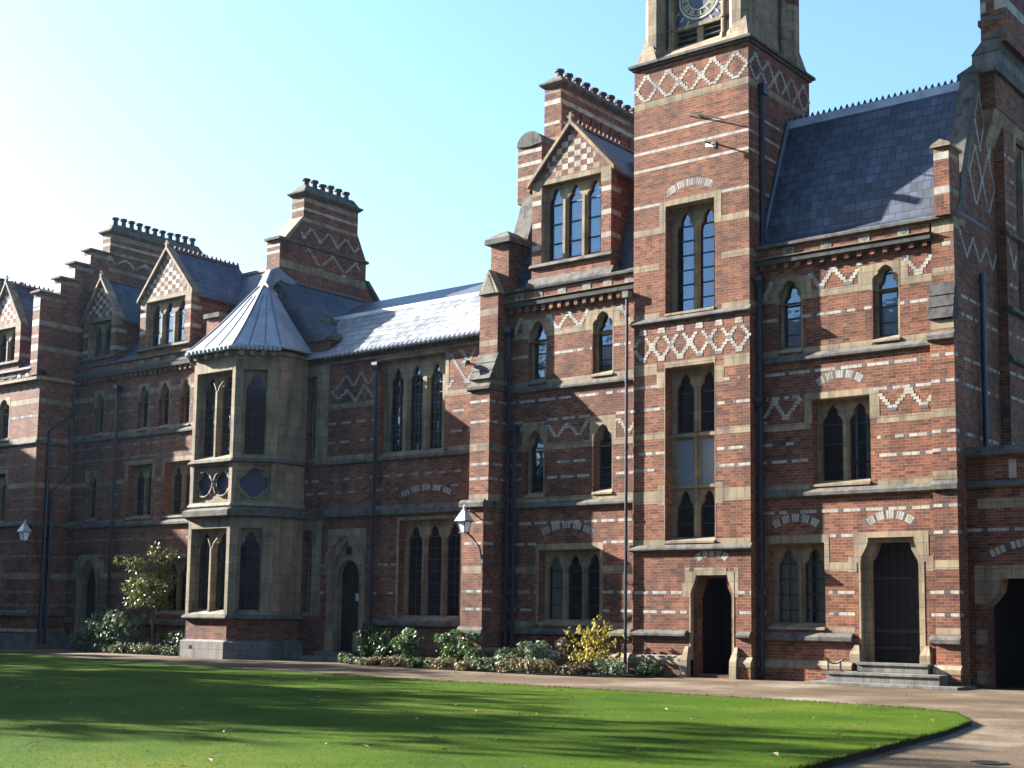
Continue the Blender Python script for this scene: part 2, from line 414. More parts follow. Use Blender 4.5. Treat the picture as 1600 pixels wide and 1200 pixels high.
def light_shape(c, w, zb, zt, hh=.5, style='tre'):
    if style == 'rect': return [(c-w/2, zb), (c+w/2, zb), (c+w/2, zt), (c-w/2, zt)]
    hh = min(hh, (zt-zb)*.6); zs = zt-hh
    if style == 'tre': prof = [(.5, 0), (.49, .14), (.44, .28), (.36, .38), (.28, .43), (.29, .52), (.28, .63), (.22, .76), (.12, .9)]
    else: prof = [(.5, 0), (.485, .2), (.44, .4), (.36, .6), (.25, .78), (.12, .92)]
    pts = [(c-w/2, zb), (c+w/2, zb)]
    pts += [(c+w*a, zs+hh*b) for a, b in prof]+[(c, zt)]+[(c-w*a, zs+hh*b) for a, b in reversed(prof)]
    return pts
def plate(m, pl, outer, holes, o, th, mat, chamfer=.035):
    """stone plate with openings: front at offset o, th thick, openings splayed"""
    def area(P): return sum(P[i][0]*P[(i+1) % len(P)][1]-P[(i+1) % len(P)][0]*P[i][1] for i in range(len(P)))/2
    loops = [outer]+list(holes); flat = [q for L in loops for q in L]
    tris = tessellate_polygon([[Vector((u, z, 0)) for u, z in L] for L in loops])
    for t in tris:
        P = [flat[i] for i in t]
        if area(P) < 0: P = P[::-1]
        m.poly([pl.p(u, z, o) for u, z in P], mat)
    for L in holes:
        for i in range(len(L)):
            a, b = L[i], L[(i+1) % len(L)]
            m.poly([pl.p(*a, o), pl.p(*b, o), pl.p(*b, o-th), pl.p(*a, o-th)], mat)
def window(parent, pl, x0, x1, z0, z1, n=2, recess=.3, mull=.17, jamb=.12, top=.12, head=.5, th=.1, style='tre', trans=(), bars=None,
           hb=.48, vb=0, curtain=None, surround=None, mat=None, label=None, sill=True, blank=(), name='window'):
    """stone-traceried window filling the wall opening x0..x1, z0..z1"""
    mat = mat or STONE
    m = M(); W = x1-x0
    lw = (W-2*jamb-(n-1)*mull)/n
    cs = [x0+jamb+lw/2+i*(lw+mull) for i in range(n)]
    rows = [z0+.05]+list(trans)+[z1-top+.09]
    holes = []; li = []
    for j in range(len(rows)-1):
        zb = rows[j]+(.06 if j else 0); zt = rows[j+1]-.09
        st = style
        if j in blank: st = 'rect'
        for c in cs: holes.append(light_shape(c, lw, zb, zt, head, st)); li.append((c, zb, zt))
    plate(m, pl, [(x0, z0), (x1, z0), (x1, z1), (x0, z1)], holes, -recess, th, mat)
    for tz in trans: slab(m, pl, x0, x1, tz-.05, tz+.04, -recess-th, -recess+.06, mat)
    for i in range(n-1):                                       # moulded mullion faces
        c = (cs[i]+cs[i+1])/2
        slab(m, pl, c-mull*.22, c+mull*.22, z0+.04, z1-top-head*.75, -recess-.01, -recess+.045, mat)
    # stone lining of the reveal
    e = .004
    for (a, b) in (((x1-e, z1), (x1-e, z0)), ((x0, z1-e), (x1, z1-e))):
        m.poly([pl.p(*a, .004), pl.p(*b, .004), pl.p(*b, -recess-.01), pl.p(*a, -recess-.01)], mat)
    if sill:
        m.sweep([pl.p(x0, z, o) for o, z in ((-recess-.01, z0+.13), (.05, z0+.01), (.05, z0-.05), (-recess-.01, z0-.05))],
                [pl.p(x1, z, o) for o, z in ((-recess-.01, z0+.13), (.05, z0+.01), (.05, z0-.05), (-recess-.01, z0-.05))], mat)
    if surround:
        l, r, t, q = surround
        o = .006
        quad(m, pl, x0-l, x1+r, z1, z1+t, o, mat) if t else None
        if q:
            quad(m, pl, x0-l, x0, z1-q, z1, o, mat); quad(m, pl, x1, x1+r, z1-q, z1, o, mat)
        elif l or r:
            quad(m, pl, x0-l, x0, z0, z1, o, mat); quad(m, pl, x1, x1+r, z0, z1, o, mat)
    w = m.build(name, parent)
    if label: w['label'] = label
    g = M(); quad(g, pl, x0+.02, x1-.02, z0+.02, z1-.02, -recess-th-.012, GLASS); g.build('glass', w)
    b = M()
    for c, zb, zt in li:
        if hb:
            k = max(1, int(round((zt-zb)/hb)))
            for i in range(1, k):
                z = zb+(zt-zb)*i/k; slab(b, pl, c-lw/2, c+lw/2, z-.012, z+.012, -recess-th-.01, -recess-th+.03, BAR)
        if vb:
            for i in range(1, vb):
                u = c-lw/2+lw*i/vb; slab(b, pl, u-.01, u+.01, zb, zt, -recess-th-.01, -recess-th+.02, BAR)
        slab(b, pl, c-lw/2, c-lw/2+.03, zb, zt-head*.6, -recess-th-.01, -recess-th+.02, BAR); slab(b, pl, c+lw/2-.03, c+lw/2, zb, zt-head*.6, -recess-th-.01, -recess-th+.02, BAR)
        slab(b, pl, c-lw/2, c+lw/2, zb, zb+.05, -recess-th-.01, -recess-th+.02, BAR)
    b.build('glazing_bar', w)
    if curtain:
        cm = M()
        for (a, e2) in curtain:
            ua, ub = x0+W*a, x0+W*e2; k = max(4, int((ub-ua)/.05)); i0 = None
            for i in range(k):
                u, v = ua+(ub-ua)*i/k, ua+(ub-ua)*(i+1)/k
                oa, ob = (-recess-th-.05-.03*(i % 2)), (-recess-th-.05-.03*((i+1) % 2))
                cm.poly([pl.p(u, z0+.05, oa), pl.p(v, z0+.05, ob), pl.p(v, z1-.1, ob), pl.p(u, z1-.1, oa)], CURT)
        cm.build('curtain', w)
    return w
def lancet(parent, pl, x0, x1, z0, z1, ap, jl=.11, recess=.24, bars=.42, curtain=None, name='window', gl=.17):
    """single pointed light: stone plate flush with the wall with a splayed opening, glass set deep"""
    m = M(); c = (x0+x1)/2; w = x1-x0-2*jl; zs = ap-.62
    plate(m, pl, [(x0-.005, zs), (x1+.005, zs), (x1+.005, z1), (x0-.005, z1)], [light_shape(c, x1-x0-.06, zs+.001, ap+.0, .6, 'tre')], .006, recess, STONE)
    for u, v in ((x0, x0+.03), (x1-.03, x1)): slab(m, pl, u, v, z0, zs, -recess, -.002, STONE if u > c else BRICK)
    plate(m, pl, [(x0, z0), (x1, z0), (x1, z1), (x0, z1)], [light_shape(c, w, z0+.03, ap-.06, .55, 'tre')], -recess+.1, .1, STONE)
    m.sweep([pl.p(x0, z, o) for o, z in ((-recess+.1, z0+.12), (.04, z0+.01), (.04, z0-.04), (-recess, z0-.04))],
            [pl.p(x1, z, o) for o, z in ((-recess+.1, z0+.12), (.04, z0+.01), (.04, z0-.04), (-recess, z0-.04))], STONE)
    wd = m.build(name, parent)
    g = M(); quad(g, pl, x0+.01, x1-.01, z0+.02, z1-.02, -recess-.012, GLASS); g.build('glass', wd)
    b = M(); k = int((ap-z0)/bars)
    for i in range(1, k+1):
        z = z0+.05+bars*i
        if z < ap-.15: slab(b, pl, x0+jl, x1-jl, z-.016, z+.016, -recess-.008, -recess+.03, BAR)
    slab(b, pl, x0+jl, x1-jl, z0+.1, z0+.17, -recess-.008, -recess+.03, BAR); slab(b, pl, x0+jl, x0+jl+.05, z0+.1, ap-.3, -recess-.008, -recess+.03, BAR); slab(b, pl, x1-jl-.05, x1-jl, z0+.1, ap-.3, -recess-.008, -recess+.03, BAR)
    b.build('glazing_bar', wd)
    if curtain:
        cm = M()
        k = 8
        for i in range(k):
            u, v = x0+(x1-x0)*i/k, x0+(x1-x0)*(i+1)/k; oa, ob = -recess-.14-.03*(i % 2), -recess-.14-.03*((i+1) % 2)
            cm.poly([pl.p(u, z0+.05, oa), pl.p(v, z0+.05, ob), pl.p(v, z1-.1, ob), pl.p(u, z1-.1, oa)], CURT)
        cm.build('curtain', wd)
    return wd
def pipe(parent, x, y, z0, z1, r=.055, hop=None, mat=None):
    m = M(); mat = mat or IRON
    r *= .85; m.tube([(x, y, z0), (x, y, z1)], r, mat, 10)
    z = z0+.5
    while z < z1-.2: m.tube([(x, y, z), (x, y, z+.09)], r*1.3, mat, 10); z += 1.85
    m.tube([(x, y, z0), (x+.03, y-.12, z0-.1)], r, mat, 8)
    o = m.build('downpipe', parent)
    for h in hop or ():
        q = M(); q.hexa([(x-r*1.2, y-r*1.3, h), (x+r*1.2, y-r*1.3, h), (x+r*1.2, y+r*1.2, h), (x-r*1.2, y+r*1.2, h)],
                        [(x-r*1.8, y-r*2., h+.18), (x+r*1.8, y-r*2., h+.18), (x+r*1.8, y+r*1.4, h+.18), (x-r*1.8, y+r*1.4, h+.18)], mat)
        q.box(x-r*2., x+r*2., y-r*2.2, y+r*1.4, h+.18, h+.28, mat); q.build('hopper', o)
    return o
def room(parent, x0, x1, y, z0, z1):  # near-black sheets behind the panes, darkness put into the colour
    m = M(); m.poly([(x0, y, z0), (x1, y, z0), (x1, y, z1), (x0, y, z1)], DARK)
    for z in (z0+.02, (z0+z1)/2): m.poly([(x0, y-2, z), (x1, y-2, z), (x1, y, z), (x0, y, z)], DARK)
    return m.build('dark_backing', parent)
def pot_row(parent, x, ys, z, h=.34, r=.13):
    for y in ys:
        m = M(); hh = h*random.uniform(.9, 1.1); m.lathe(x, y, [(r*1.1, z-.06), (r*.92, z+.04), (r*.85, z+hh*.7), (r*1.25, z+hh*.78), (r*1.25, z+hh), (r*.8, z+hh), (r*.7, z+hh-.06)], POT, 10)
        m.build('chimney_pot', parent)
def shield(m, pl, u, z0, z1, o):
    """pale tile with a dark pointed shield"""
    w = .15; slab(m, pl, u-w, u+w, z0, z1, o-.01, o+.012, STONE)
    zm = (z0+z1)/2; h = (z1-z0)*.42
    m.poly([pl.p(u, zm-h, o+.016), pl.p(u+w*.75, zm+h*.3, o+.016), pl.p(u+w*.4, zm+h*.9, o+.016), pl.p(u, zm+h*.55, o+.016), pl.p(u-w*.4, zm+h*.9, o+.016), pl.p(u-w*.75, zm+h*.3, o+.016)], BLUE)

# ------------------------------------------------------------------ ground
def flat(name, pts, z, mat):
    m = M(); m.poly([(x, y, z) for x, y in pts], mat); return setting(m.build(name))
def mat_ground(name, stops, s1, s2, rough=.95, bs_=.3, fine=60, leafy=None):
    stops = [(p, dk(c)) for p, c in stops]
    m, nt, bs = nmat(name); g = nt.nodes.new('ShaderNodeNewGeometry')
    a = noise(nt, g.outputs['Position'], s1, 6, .65); b = noise(nt, g.outputs['Position'], s2, 3, .6)
    r = ramp(nt, a.outputs['Fac'], stops)
    r2 = ramp(nt, b.outputs['Fac'], [(.3, (.72, .72, .72)), (.7, (1.25, 1.25, 1.25))])
    col = mixc(nt, 1, r.outputs[0], r2.outputs[0], 'MULTIPLY')
    nt.links.new(col, bs.inputs['Base Color']); bs.inputs['Roughness'].default_value = rough; bs.inputs['Specular IOR Level'].default_value = .04
    f = noise(nt, g.outputs['Position'], fine, 2); bump(nt, bs, f.outputs['Fac'], bs_, .02)
    return m
GRAVEL = mat_ground("path_gravel", [(.30, (.125, .09, .057)), (.5, (.215, .16, .108)), (.68, (.42, .345, .26))], .35, 22, .75, .7, 38)
EARTH = mat_ground("far_earth", [(.3, (.05, .06, .03)), (.7, (.08, .085, .045))], .05, 2)
SOIL = mat_ground("bed_soil", [(.3, (.035, .024, .018)), (.7, (.075, .055, .04))], 1, 12)
TURF = mat_ground("lawn_turf", [(.3, (.042, .098, .005)), (.5, (.08, .15, .008)), (.7, (.15, .195, .02))], .4, 16, .9, .6, 90)
flat('ground', [(-150, -150), (150, -150), (150, 150), (-150, 150)], -.02, EARTH)
flat('path', [(-72, -25), (30, -25), (30, 33), (-72, 33)], 0, GRAVEL)
LAWN = [(-7.5, 20.4), (-8.3, 21.9), (-9.3, 22.5), (-10.9, 22.8), (-13.5, 22.86), (-18.3, 23.05), (-23.5, 23.3), (-31, 24.0), (-42.2, 25.5), (-62, 26.5), (-62, -20), (-5.2, -20), (-6.3, 12.5), (-6.75, 15.85), (-7.05, 18.2)]
LZ = .07
def lawn():
    m = M(); m.poly([(x, y, LZ) for x, y in LAWN], TURF)
    for i in range(len(LAWN)):
        (a, b), (c, d) = LAWN[i], LAWN[(i+1) % len(LAWN)]
        m.poly([(a, b, -.01), (c, d, -.01), (c, d, LZ), (a, b, LZ)], SOIL)
    return setting(m.build('lawn'))
lawn()
def inside(x, y):
    r = False
    for i in range(len(LAWN)):
        (a, b), (c, d) = LAWN[i], LAWN[i-1]
        if (b > y) != (d > y) and x < (c-a)*(y-b)/(d-b)+a: r = not r
    return r
GRASS = mat_leaf("grass_blade", [(.052, .112, .006), (.075, .145, .008), (.105, .17, .012), (.155, .185, .028)], .9, .35)
def grass():
    m = M(); rnd = random.Random(3); k = m.mi(GRASS); n = 0
    while n < 60000:
        d = 11+rnd.random()**1.3*24; a = YAW+R(rnd.uniform(-21, 22))
        x, y = -math.sin(a)*d, math.cos(a)*d
        if not inside(x, y): continue
        h = rnd.uniform(.006, .015); w = rnd.uniform(.003, .006)*(d/16); t = rnd.uniform(0, math.pi); lx, ly = rnd.uniform(-.02, .02), rnd.uniform(-.02, .02)
        c, s_ = math.cos(t)*w, math.sin(t)*w; i = len(m.v)
        m.v += [(x-c, y-s_, LZ-.004), (x+c, y+s_, LZ-.004), (x+lx, y+ly, LZ+h)]; m.f.append([i, i+1, i+2]); m.m.append(k); n += 1
    # longer fringe hanging over the near cut edge
    for i in range(len(LAWN)):
        (a, b), (c, d) = LAWN[i-1], LAWN[i]
        L = math.hypot(c-a, d-b)
        if L > 40: continue
        for q in range(int(L*420)):
            t = rnd.random(); x, y = a+(c-a)*t, b+(d-b)*t; nx, ny = (d-b)/L, -(c-a)/L
            e = rnd.uniform(-.03, .025); i0 = len(m.v); tt = rnd.uniform(0, 3.14); w = rnd.uniform(.005, .01)
            m.v += [(x-nx*.01-math.cos(tt)*w, y-ny*.01-math.sin(tt)*w, LZ-.02), (x-nx*.01+math.cos(tt)*w, y-ny*.01+math.sin(tt)*w, LZ-.02), (x+nx*e, y+ny*e, LZ+rnd.uniform(-.01, .045))]
            m.f.append([i0, i0+1, i0+2]); m.m.append(k)
    o = m.build('grass'); o['kind'] = 'stuff'
grass()
BED1 = [(-31.4, 31.0), (-30.2, 30.0), (-28.1, 29.4), (-25.5, 29.2), (-21.9, 28.9), (-20.2, 29.1), (-19.35, 30.0), (-19.2, 31.5), (-19.3, 31.9), (-31.4, 31.9)]
BED2 = [(-46.5, 31.9), (-45.6, 31.0), (-43.8, 30.5), (-41, 30.2), (-38.4, 30.1), (-38.4, 31.9)]
for b in (BED1, BED2): flat('flower_bed', b, .03, SOIL)

# ------------------------------------------------------------------ right-hand range (A)
YF = 31.9
FR = front(YF)
def range_right():
    t = thing('brick_range', (-14.5, 32, 0), 'striped brick range right of the clock tower with a dark door up three steps', 'building', 'striped brick ranges of the college')
    x0, x1, ze = -17.19, -11.87, 11.0
    wins = [(-16.62, -15.9, 8.45, 10.42), (-14.01, -13.27, 8.45, 10.42), (-15.66, -14.1, 4.93, 7.12), (-16.93, -15.36, 1.33, 3.47), (-14.45, -12.78, .5, 3.6)]
    m = M(); panel(m, FR, x0, x1, 0, ze, wins)
    fr = [(-16.62, -15.9, 8.4, 10.45), (-14.01, -13.27, 8.4, 10.45), (-15.73, -13.92, 4.9, 7.32), (-17, -15.25, 1.2, 3.68), (-14.56, -12.68, 0, 3.68)]
    xb = -12.45
    # bands
    pale(m, FR, x0, xb, 8.33, 8.5, fr); pale(m, FR, -15.9, xb, 9.78, 9.96, fr); pale(m, FR, -17.19, -16.62, 9.78, 9.96)
    for u in ((-15.9, -15.65), (-14.36, -14.01), (-13.27, -13.05), (-16.87, -16.62)): quad(m, FR, u[0], u[1], 9.96, 10.4, .003, STONE)
    dash(m, FR, x0, xb, 9.32, fr, wl=.69, bl=.14); dash(m, FR, x0, xb, 7.87, fr, wl=.58); dash(m, FR, x0, xb, 7.24, fr); dash(m, FR, -17.1, -16.0, 7.24, fr)
    pale(m, FR, -17.19, xb, 6.38, 6.56, fr); dash(m, FR, x0, xb, 6.03, fr); dash(m, FR, x0, xb, 5.58, fr)
    pale(m, FR, x0, xb, 4.83, 4.98, fr); dash(m, FR, x0, xb, 4.26, fr); dash(m, FR, -15.25, xb, 3.63, fr)
    pale(m, FR, x0, xb, 2.75, 2.97, fr); dash(m, FR, x0, xb, 2.22, fr); dash(m, FR, x0, xb, 1.69, fr); pale(m, FR, -15.36, -14.5, 1.22, 1.36, fr)
    zig(m, FR, [(-15.7, 10.44), (-15.39, 9.99), (-15.04, 10.46), (-14.62, 10.02), (-14.31, 10.44)]); zig(m, FR, [(-13.14, 10.46), (-12.78, 10.02), (-12.46, 10.4)])
    zig(m, FR, [(-17.0, 9.95), (-16.8, 10.3)]); zig(m, FR, [(-17.05, 6.66), (-16.72, 7.16), (-16.4, 6.7), (-16.0, 7.16)], excl=fr)
    zig(m, FR, [(-13.88, 7.2), (-13.51, 6.7), (-13.09, 7.16), (-12.71, 6.7), (-12.47, 7.0)])
    seg_arch(m, FR, -14.9, .6, 7.42, .2); seg_arch(m, FR, -13.62, .56, 3.82, .2); seg_arch(m, FR, -16.15, .62, 3.82, .2)
    # gable end facing right, chimney gable profile
    G = right(x1)
    m.poly([(x1, YF, 0), (x1, 34.85, 0), (x1, 34.85, 15.5), (x1, 33.75, 15.5), (x1, 33.6, 15.3), (x1, 32.4, 12.4), (x1, 32.3, 11.7), (x1, YF, 11.3)], BRICK)
    for y in (32.75, 33.35, 33.95, 34.45):
        pass
    lattice(m, G, 33.0, 34.8, 11.9, 13.5, 2, w=.1); lattice(m, G, 33.45, 34.8, 13.5, 15.0, 2, w=.1)
    zig(m, G, [(32.0, 12.3), (32.3, 11.6), (32.6, 12.3)], w=.1)
    zig(m, G, [(32.0, 10.55), (32.25, 11.0), (32.7, 10.45), (33.15, 11.0), (33.6, 10.45), (34.1, 11.0), (34.5, 10.45), (34.8, 10.9)], w=.1)
    for z in (9.4, 7.87, 7.24, 6.03, 5.58): dash(m, G, 32.05, 34.85, z)
    for z in (8.95,): dash(m, G, 32.05, 34.85, z, gap=True)
    quad(m, G, 31.95, 32.6, 11.15, 11.35, .004, STONE); quad(m, G, 31.92, 34.85, 11.45, 11.52, .004, BLUE)
    m.poly([(x1+.004, 32.75, 12.7), (x1+.004, 32.95, 12.7), (x1+.004, 33.75, 15.1), (x1+.004, 33.55, 15.1)], STONE)
    # hidden left, back
    m.poly([(x0, 39, 0), (x1, 39, 0), (x1, 39, ze), (x0, 39, ze)], BRICK)
    m.build('wall', t)
    tr = M()
    mould(tr, FR, x0, xb, 8.34, 8.14, .1); mould(tr, FR, x0, xb, 4.84, 4.62, .12); mould(tr, FR, x0, -14.62, 1.21, .98, .12); mould(tr, FR, -12.66, -12.45, 1.21, .98, .12)
    # plinth
    slab(tr, FR, x0, -14.62, 0, .34, 0, .12, BRICK); tr.sweep([FR.p(x0, z, o) for o, z in ((0, .52), (.03, .52), (.13, .42), (.13, .33), (0, .33))], [FR.p(-14.62, z, o) for o, z in ((0, .52), (.03, .52), (.13, .42), (.13, .33), (0, .33))], STONE)
    # eaves: corbel table, course, frieze, gutter
    for u in [x0+.2+.34*i for i in range(15)]:
        if u < -12.5: slab(tr, FR, u-.06, u+.06, 10.64, 10.77, -.05, .12, BRICK)
    mould(tr, FR, x0, xb+.04, 10.975, 10.92, .22, STONE, .03); mould(tr, FR, x0, xb+.04, 10.919, 10.75, .18, DARKST, .02)  # dark lower course carries the shade under the pale lip
    slab(tr, FR, x0, xb, 10.97, 11.22, -.3, .1, BRICK)
    for u in (-16.23, -15.17, -14.14, -13.11): shield(tr, FR, u, 10.98, 11.19, .1)
    mould(tr, FR, x0, -11.95, 11.37, 11.2, .2, WEATH, .06)
    tr.build('string_course', t)
    # corner buttress
    b = M()
    def bs(z0, z1, yf, xl, xr): b.box(xl, xr, yf, YF+.3, z0, z1, BRICK)
    bs(0, 8.3, 31.62, -12.42, -11.83); bs(8.3, 11.0, 31.8, -12.4, -11.85); bs(8.3, 8.82, 31.62, -12.42, -11.84)
    for k in range(3):
        za, zb_ = 8.78+k*.3, 8.78+(k+1)*.3; ya, yb = 31.58+k*.075, 31.58+(k+1)*.075
        b.prism_x([(ya-.035, za-.03), (yb, zb_), (31.95, zb_), (31.95, za-.03)], -12.46+.004*k, -11.83-.004*k, DARKST)
    P = front(31.62); Q = front(31.8); PR = right(-11.83)
    mould(b, P, -12.46, -11.8, 8.44, 8.2, .1); mould(b, P, -12.46, -11.8, 4.86, 4.6, .1); mould(b, P, -12.44, -11.81, 1.21, .98, .1)
    b.prism_x([(31.6, .52), (31.5, .42), (31.5, .3), (31.7, .3), (31.7, .52)], -12.46, -11.8, STONE); b.box(-12.45, -11.81, 31.51, 31.8, 0, .31, BRICK)
    for z, h in ((8.6, .2), (6.47, .2), (4.98, .2), (2.86, .22), (1.3, .16)): quad(b, P, -12.42, -11.83, z-h/2, z+h/2, .003, STONE)
    for z in (7.87, 7.24, 6.03, 5.58, 4.26, 3.63, 2.22, 1.69):
        quad(b, P, -12.41, -12.2, z-.038, z+.038, .003, PALE); quad(b, P, -12.19, -12.06, z-.038, z+.038, .003, BLUE); quad(b, P, -12.05, -11.84, z-.038, z+.038, .003, PALE)
        quad(b, PR, 31.63, 31.85, z-.038, z+.038, .003, PALE)
    quad(b, Q, -12.4, -11.85, 9.87, 10.05, .003, STONE); quad(b, Q, -12.4, -11.85, 10.9, 11.2, .003, STONE); b.box(-12.4, -11.85, 31.8, 32.2, 11, 11.28, STONE); dash(b, Q, -12.4, -11.85, 10.62, h=.1)
    # kneeler pier above the eaves
    b.box(-12.24, -11.86, 31.62, 32.3, 11.28, 12.98, BRICK); K = front(31.62); KR = right(-11.86)
    for z in (11.9, 12.75): quad(b, K, -12.24, -11.86, z-.09, z+.09, .003, PALE); quad(b, KR, 31.62, 32.2, z-.07, z+.07, .003, STONE)
    b.prism_y([(-12.3, 12.97), (-11.8, 12.97), (-11.8, 13.03), (-12.05, 13.16), (-12.3, 13.03)], 31.55, 32.35, STONE)
    b.build('buttress', t)
    # gable coping and chimney turret
    c = M()
    L = [(31.9, 11.3), (32.3, 11.7), (32.4, 12.4), (33.6, 15.36)]
    for (a, z), (a2, z2) in zip(L, L[1:]): c.sweep([(-12.24, a-.04, z+.04), (-11.84, a-.04, z+.04), (-11.84, a+.25, z), (-12.24, a+.25, z)], [(-12.24, a2-.04, z2+.04), (-11.84, a2-.04, z2+.04), (-11.84, a2+.25, z2), (-12.24, a2+.25, z2)], WEATH)
    def lv(xa, xb, ya, z): return [(xa, ya, z), (xb, ya, z), (xb, 36.6, z), (xa, 36.6, z)]
    c.hexa(lv(-12.22, -11.5, 33.98, 14.6), lv(-12.22, -11.5, 33.98, 15.5), BRICK)
    c.hexa(lv(-12.2, -11.86, 34.2, 13.8), lv(-12.2, -11.52, 34.0, 14.6), STONE)
    c.hexa(lv(-12.42, -11.4, 33.8, 15.5), lv(-12.42, -11.4, 33.8, 15.58), WEATH); c.hexa(lv(-12.42, -11.4, 33.8, 15.58), lv(-12.12, -11.42, 33.98, 15.82), WEATH)
    c.hexa(lv(-12.1, -11.42, 34.0, 15.82), lv(-12.08, -11.42, 34.0, 16.08), GREYST); c.hexa(lv(-12.1, -11.42, 33.97, 16.08), lv(-11.86, -11.3, 34.05, 16.42), WEATH)
    c.hexa(lv(-11.86, -11.2, 34.05, 16.3), lv(-11.86, -11.2, 34.05, 22), BRICK); S = front(34.05); SR = right(-11.2)
    for z in (17.32, 18.4, 19.4): pale(c, S, -11.86, -11.2, z-.13, z+.13, [(-11.72, -11.5, z-1, z+1)], PALE); quad(c, SR, 34.05, 36.6, z-.13, z+.13, .003, PALE)
    quad(c, S, -11.86, -11.2, 16.5, 16.62, .004, WEATH); quad(c, S, -11.86, -11.2, 16.95, 17.02, .004, BLUE)
    c.build('chimney', t)
    # roof
    r = M()
    xr = -12.2
    prof = [(31.72, 11.22), (32.28, 11.62), (32.36, 12.3), (33.6, 15.3), (33.75, 15.32), (36.5, 15.1), (39, 11)]
    for (a, z), (a2, z2) in zip(prof, prof[1:]): r.poly([(x0, a, z), (xr, a, z), (xr, a2, z2), (x0, a2, z2)], SLATE)
    r.prism_x([(33.5, 15.06), (33.6, 15.32), (33.75, 15.36), (33.75, 15.2)], x0, xr, LEAD)
    for i in range(int((xr-x0)/.17)):
        x = x0+.1+i*.17; r.hexa([(x-.05, 33.62, 15.33), (x+.05, 33.62, 15.33), (x+.05, 33.68, 15.33), (x-.05, 33.68, 15.33)], [(x-.012, 33.64, 15.44), (x+.012, 33.64, 15.44), (x+.012, 33.66, 15.44), (x-.012, 33.66, 15.44)], IRON)
    r.tube([(-17.12, 32.3, 11.6), (-17.12, 32.36, 12.3), (-17.12, 33.6, 15.3)], .07, LEADD, 6)
    r.build('roof', t)
    room(t, x0, x1, 34.2, 0, 11)
    # windows
    lancet(t, FR, -16.62, -15.9, 8.45, 10.42, 10.34); lancet(t, FR, -14.01, -13.27, 8.45, 10.42, 10.36, curtain=True)
    window(t, FR, -15.66, -14.1, 4.93, 7.12, 2, surround=(.2, .26, .17, .62), hb=.55, curtain=((.0, .04), (.62, .66), (.8, .86)))
    window(t, FR, -16.93, -15.36, 1.33, 3.47, 2, surround=(.1, .13, .2, .7), hb=.42, vb=2, curtain=((.06, .46), (.52, .64), (.72, .95)), label='ground floor window with white curtains beside the door')
    # door
    d = M()
    def shoulder(u0, u1, z0, z1, s=.2, k=.45): return [(u0, z0), (u1, z0), (u1, z1-k-.12), (u1-s*.12, z1-k), (u1-s*.5, z1-k*.72), (u1-s*.85, z1-k*.42), (u1-s, z1-k*.16), (u1-s, z1), (u0+s, z1), (u0+s, z1-k*.16), (u0+s*.85, z1-k*.42), (u0+s*.5, z1-k*.72), (u0+s*.12, z1-k), (u0, z1-k-.12)]
    plate(d, FR, [(-14.45, .5), (-12.78, .5), (-12.78, 3.6), (-14.45, 3.6)], [shoulder(-14.4, -12.83, .501, 3.56)], .01, .14, STONE)
    plate(d, FR, [(-14.45, .5), (-12.78, .5), (-12.78, 3.6), (-14.45, 3.6)], [shoulder(-14.25, -12.98, .501, 3.45)], -.14, .3, STONE)
    quad(d, FR, -14.6, -12.66, 3.58, 3.7, .008, STONE); quad(d, FR, -14.56, -14.45, 2.95, 3.58, .008, STONE); quad(d, FR, -12.78, -12.66, 2.95, 3.58, .008, STONE); quad(d, FR, -14.72, -14.5, 2.72, 3.1, .007, STONE); quad(d, FR, -12.73, -12.55, 2.72, 3.1, .007, STONE)
    for u in (-14.5, -12.73):
        d.hexa([FR.p(u-.13, .5, .2), FR.p(u+.13, .5, .2), FR.p(u+.13, .5, -.2), FR.p(u-.13, .5, -.2)], [FR.p(u-.13, .72, .2), FR.p(u+.13, .72, .2), FR.p(u+.13, .72, -.2), FR.p(u-.13, .72, -.2)], STONE)
        d.hexa([FR.p(u-.13, .72, .2), FR.p(u+.13, .72, .2), FR.p(u+.13, .72, -.2), FR.p(u-.13, .72, -.2)], [FR.p(u-.05, .95, .06), FR.p(u+.05, .95, .06), FR.p(u+.05, .95, -.2), FR.p(u-.05, .95, -.2)], STONE)
    dr = d.build('door_surround', t)
    e = M()
    for i in range(6): slab(e, FR, -14.25+i*.2117, -14.25+(i+1)*.2117-.012, .52, 3.45, -.46, -.42, OAK)
    slab(e, FR, -14.25, -12.98, 2.95, 3.02, -.44, -.38, OAK); slab(e, FR, -14.25, -12.98, 1.25, 1.33, -.44, -.4, BLACK); slab(e, FR, -14.25, -13.3, 2.55, 2.6, -.44, -.405, BLACK); slab(e, FR, -14.25, -13.3, .85, .9, -.44, -.405, BLACK); slab(e, FR, -13.16, -13.1, 1.7, 1.82, -.44, -.37, BLACK)
    e.build('door', t)
    pipe(t, -17.03, 31.72, .12, 10.25, .075, (10.2, 7.0)); pipe(t, -11.74, 33.35, 5.72, 10.15, .085)
    return t
range_right()
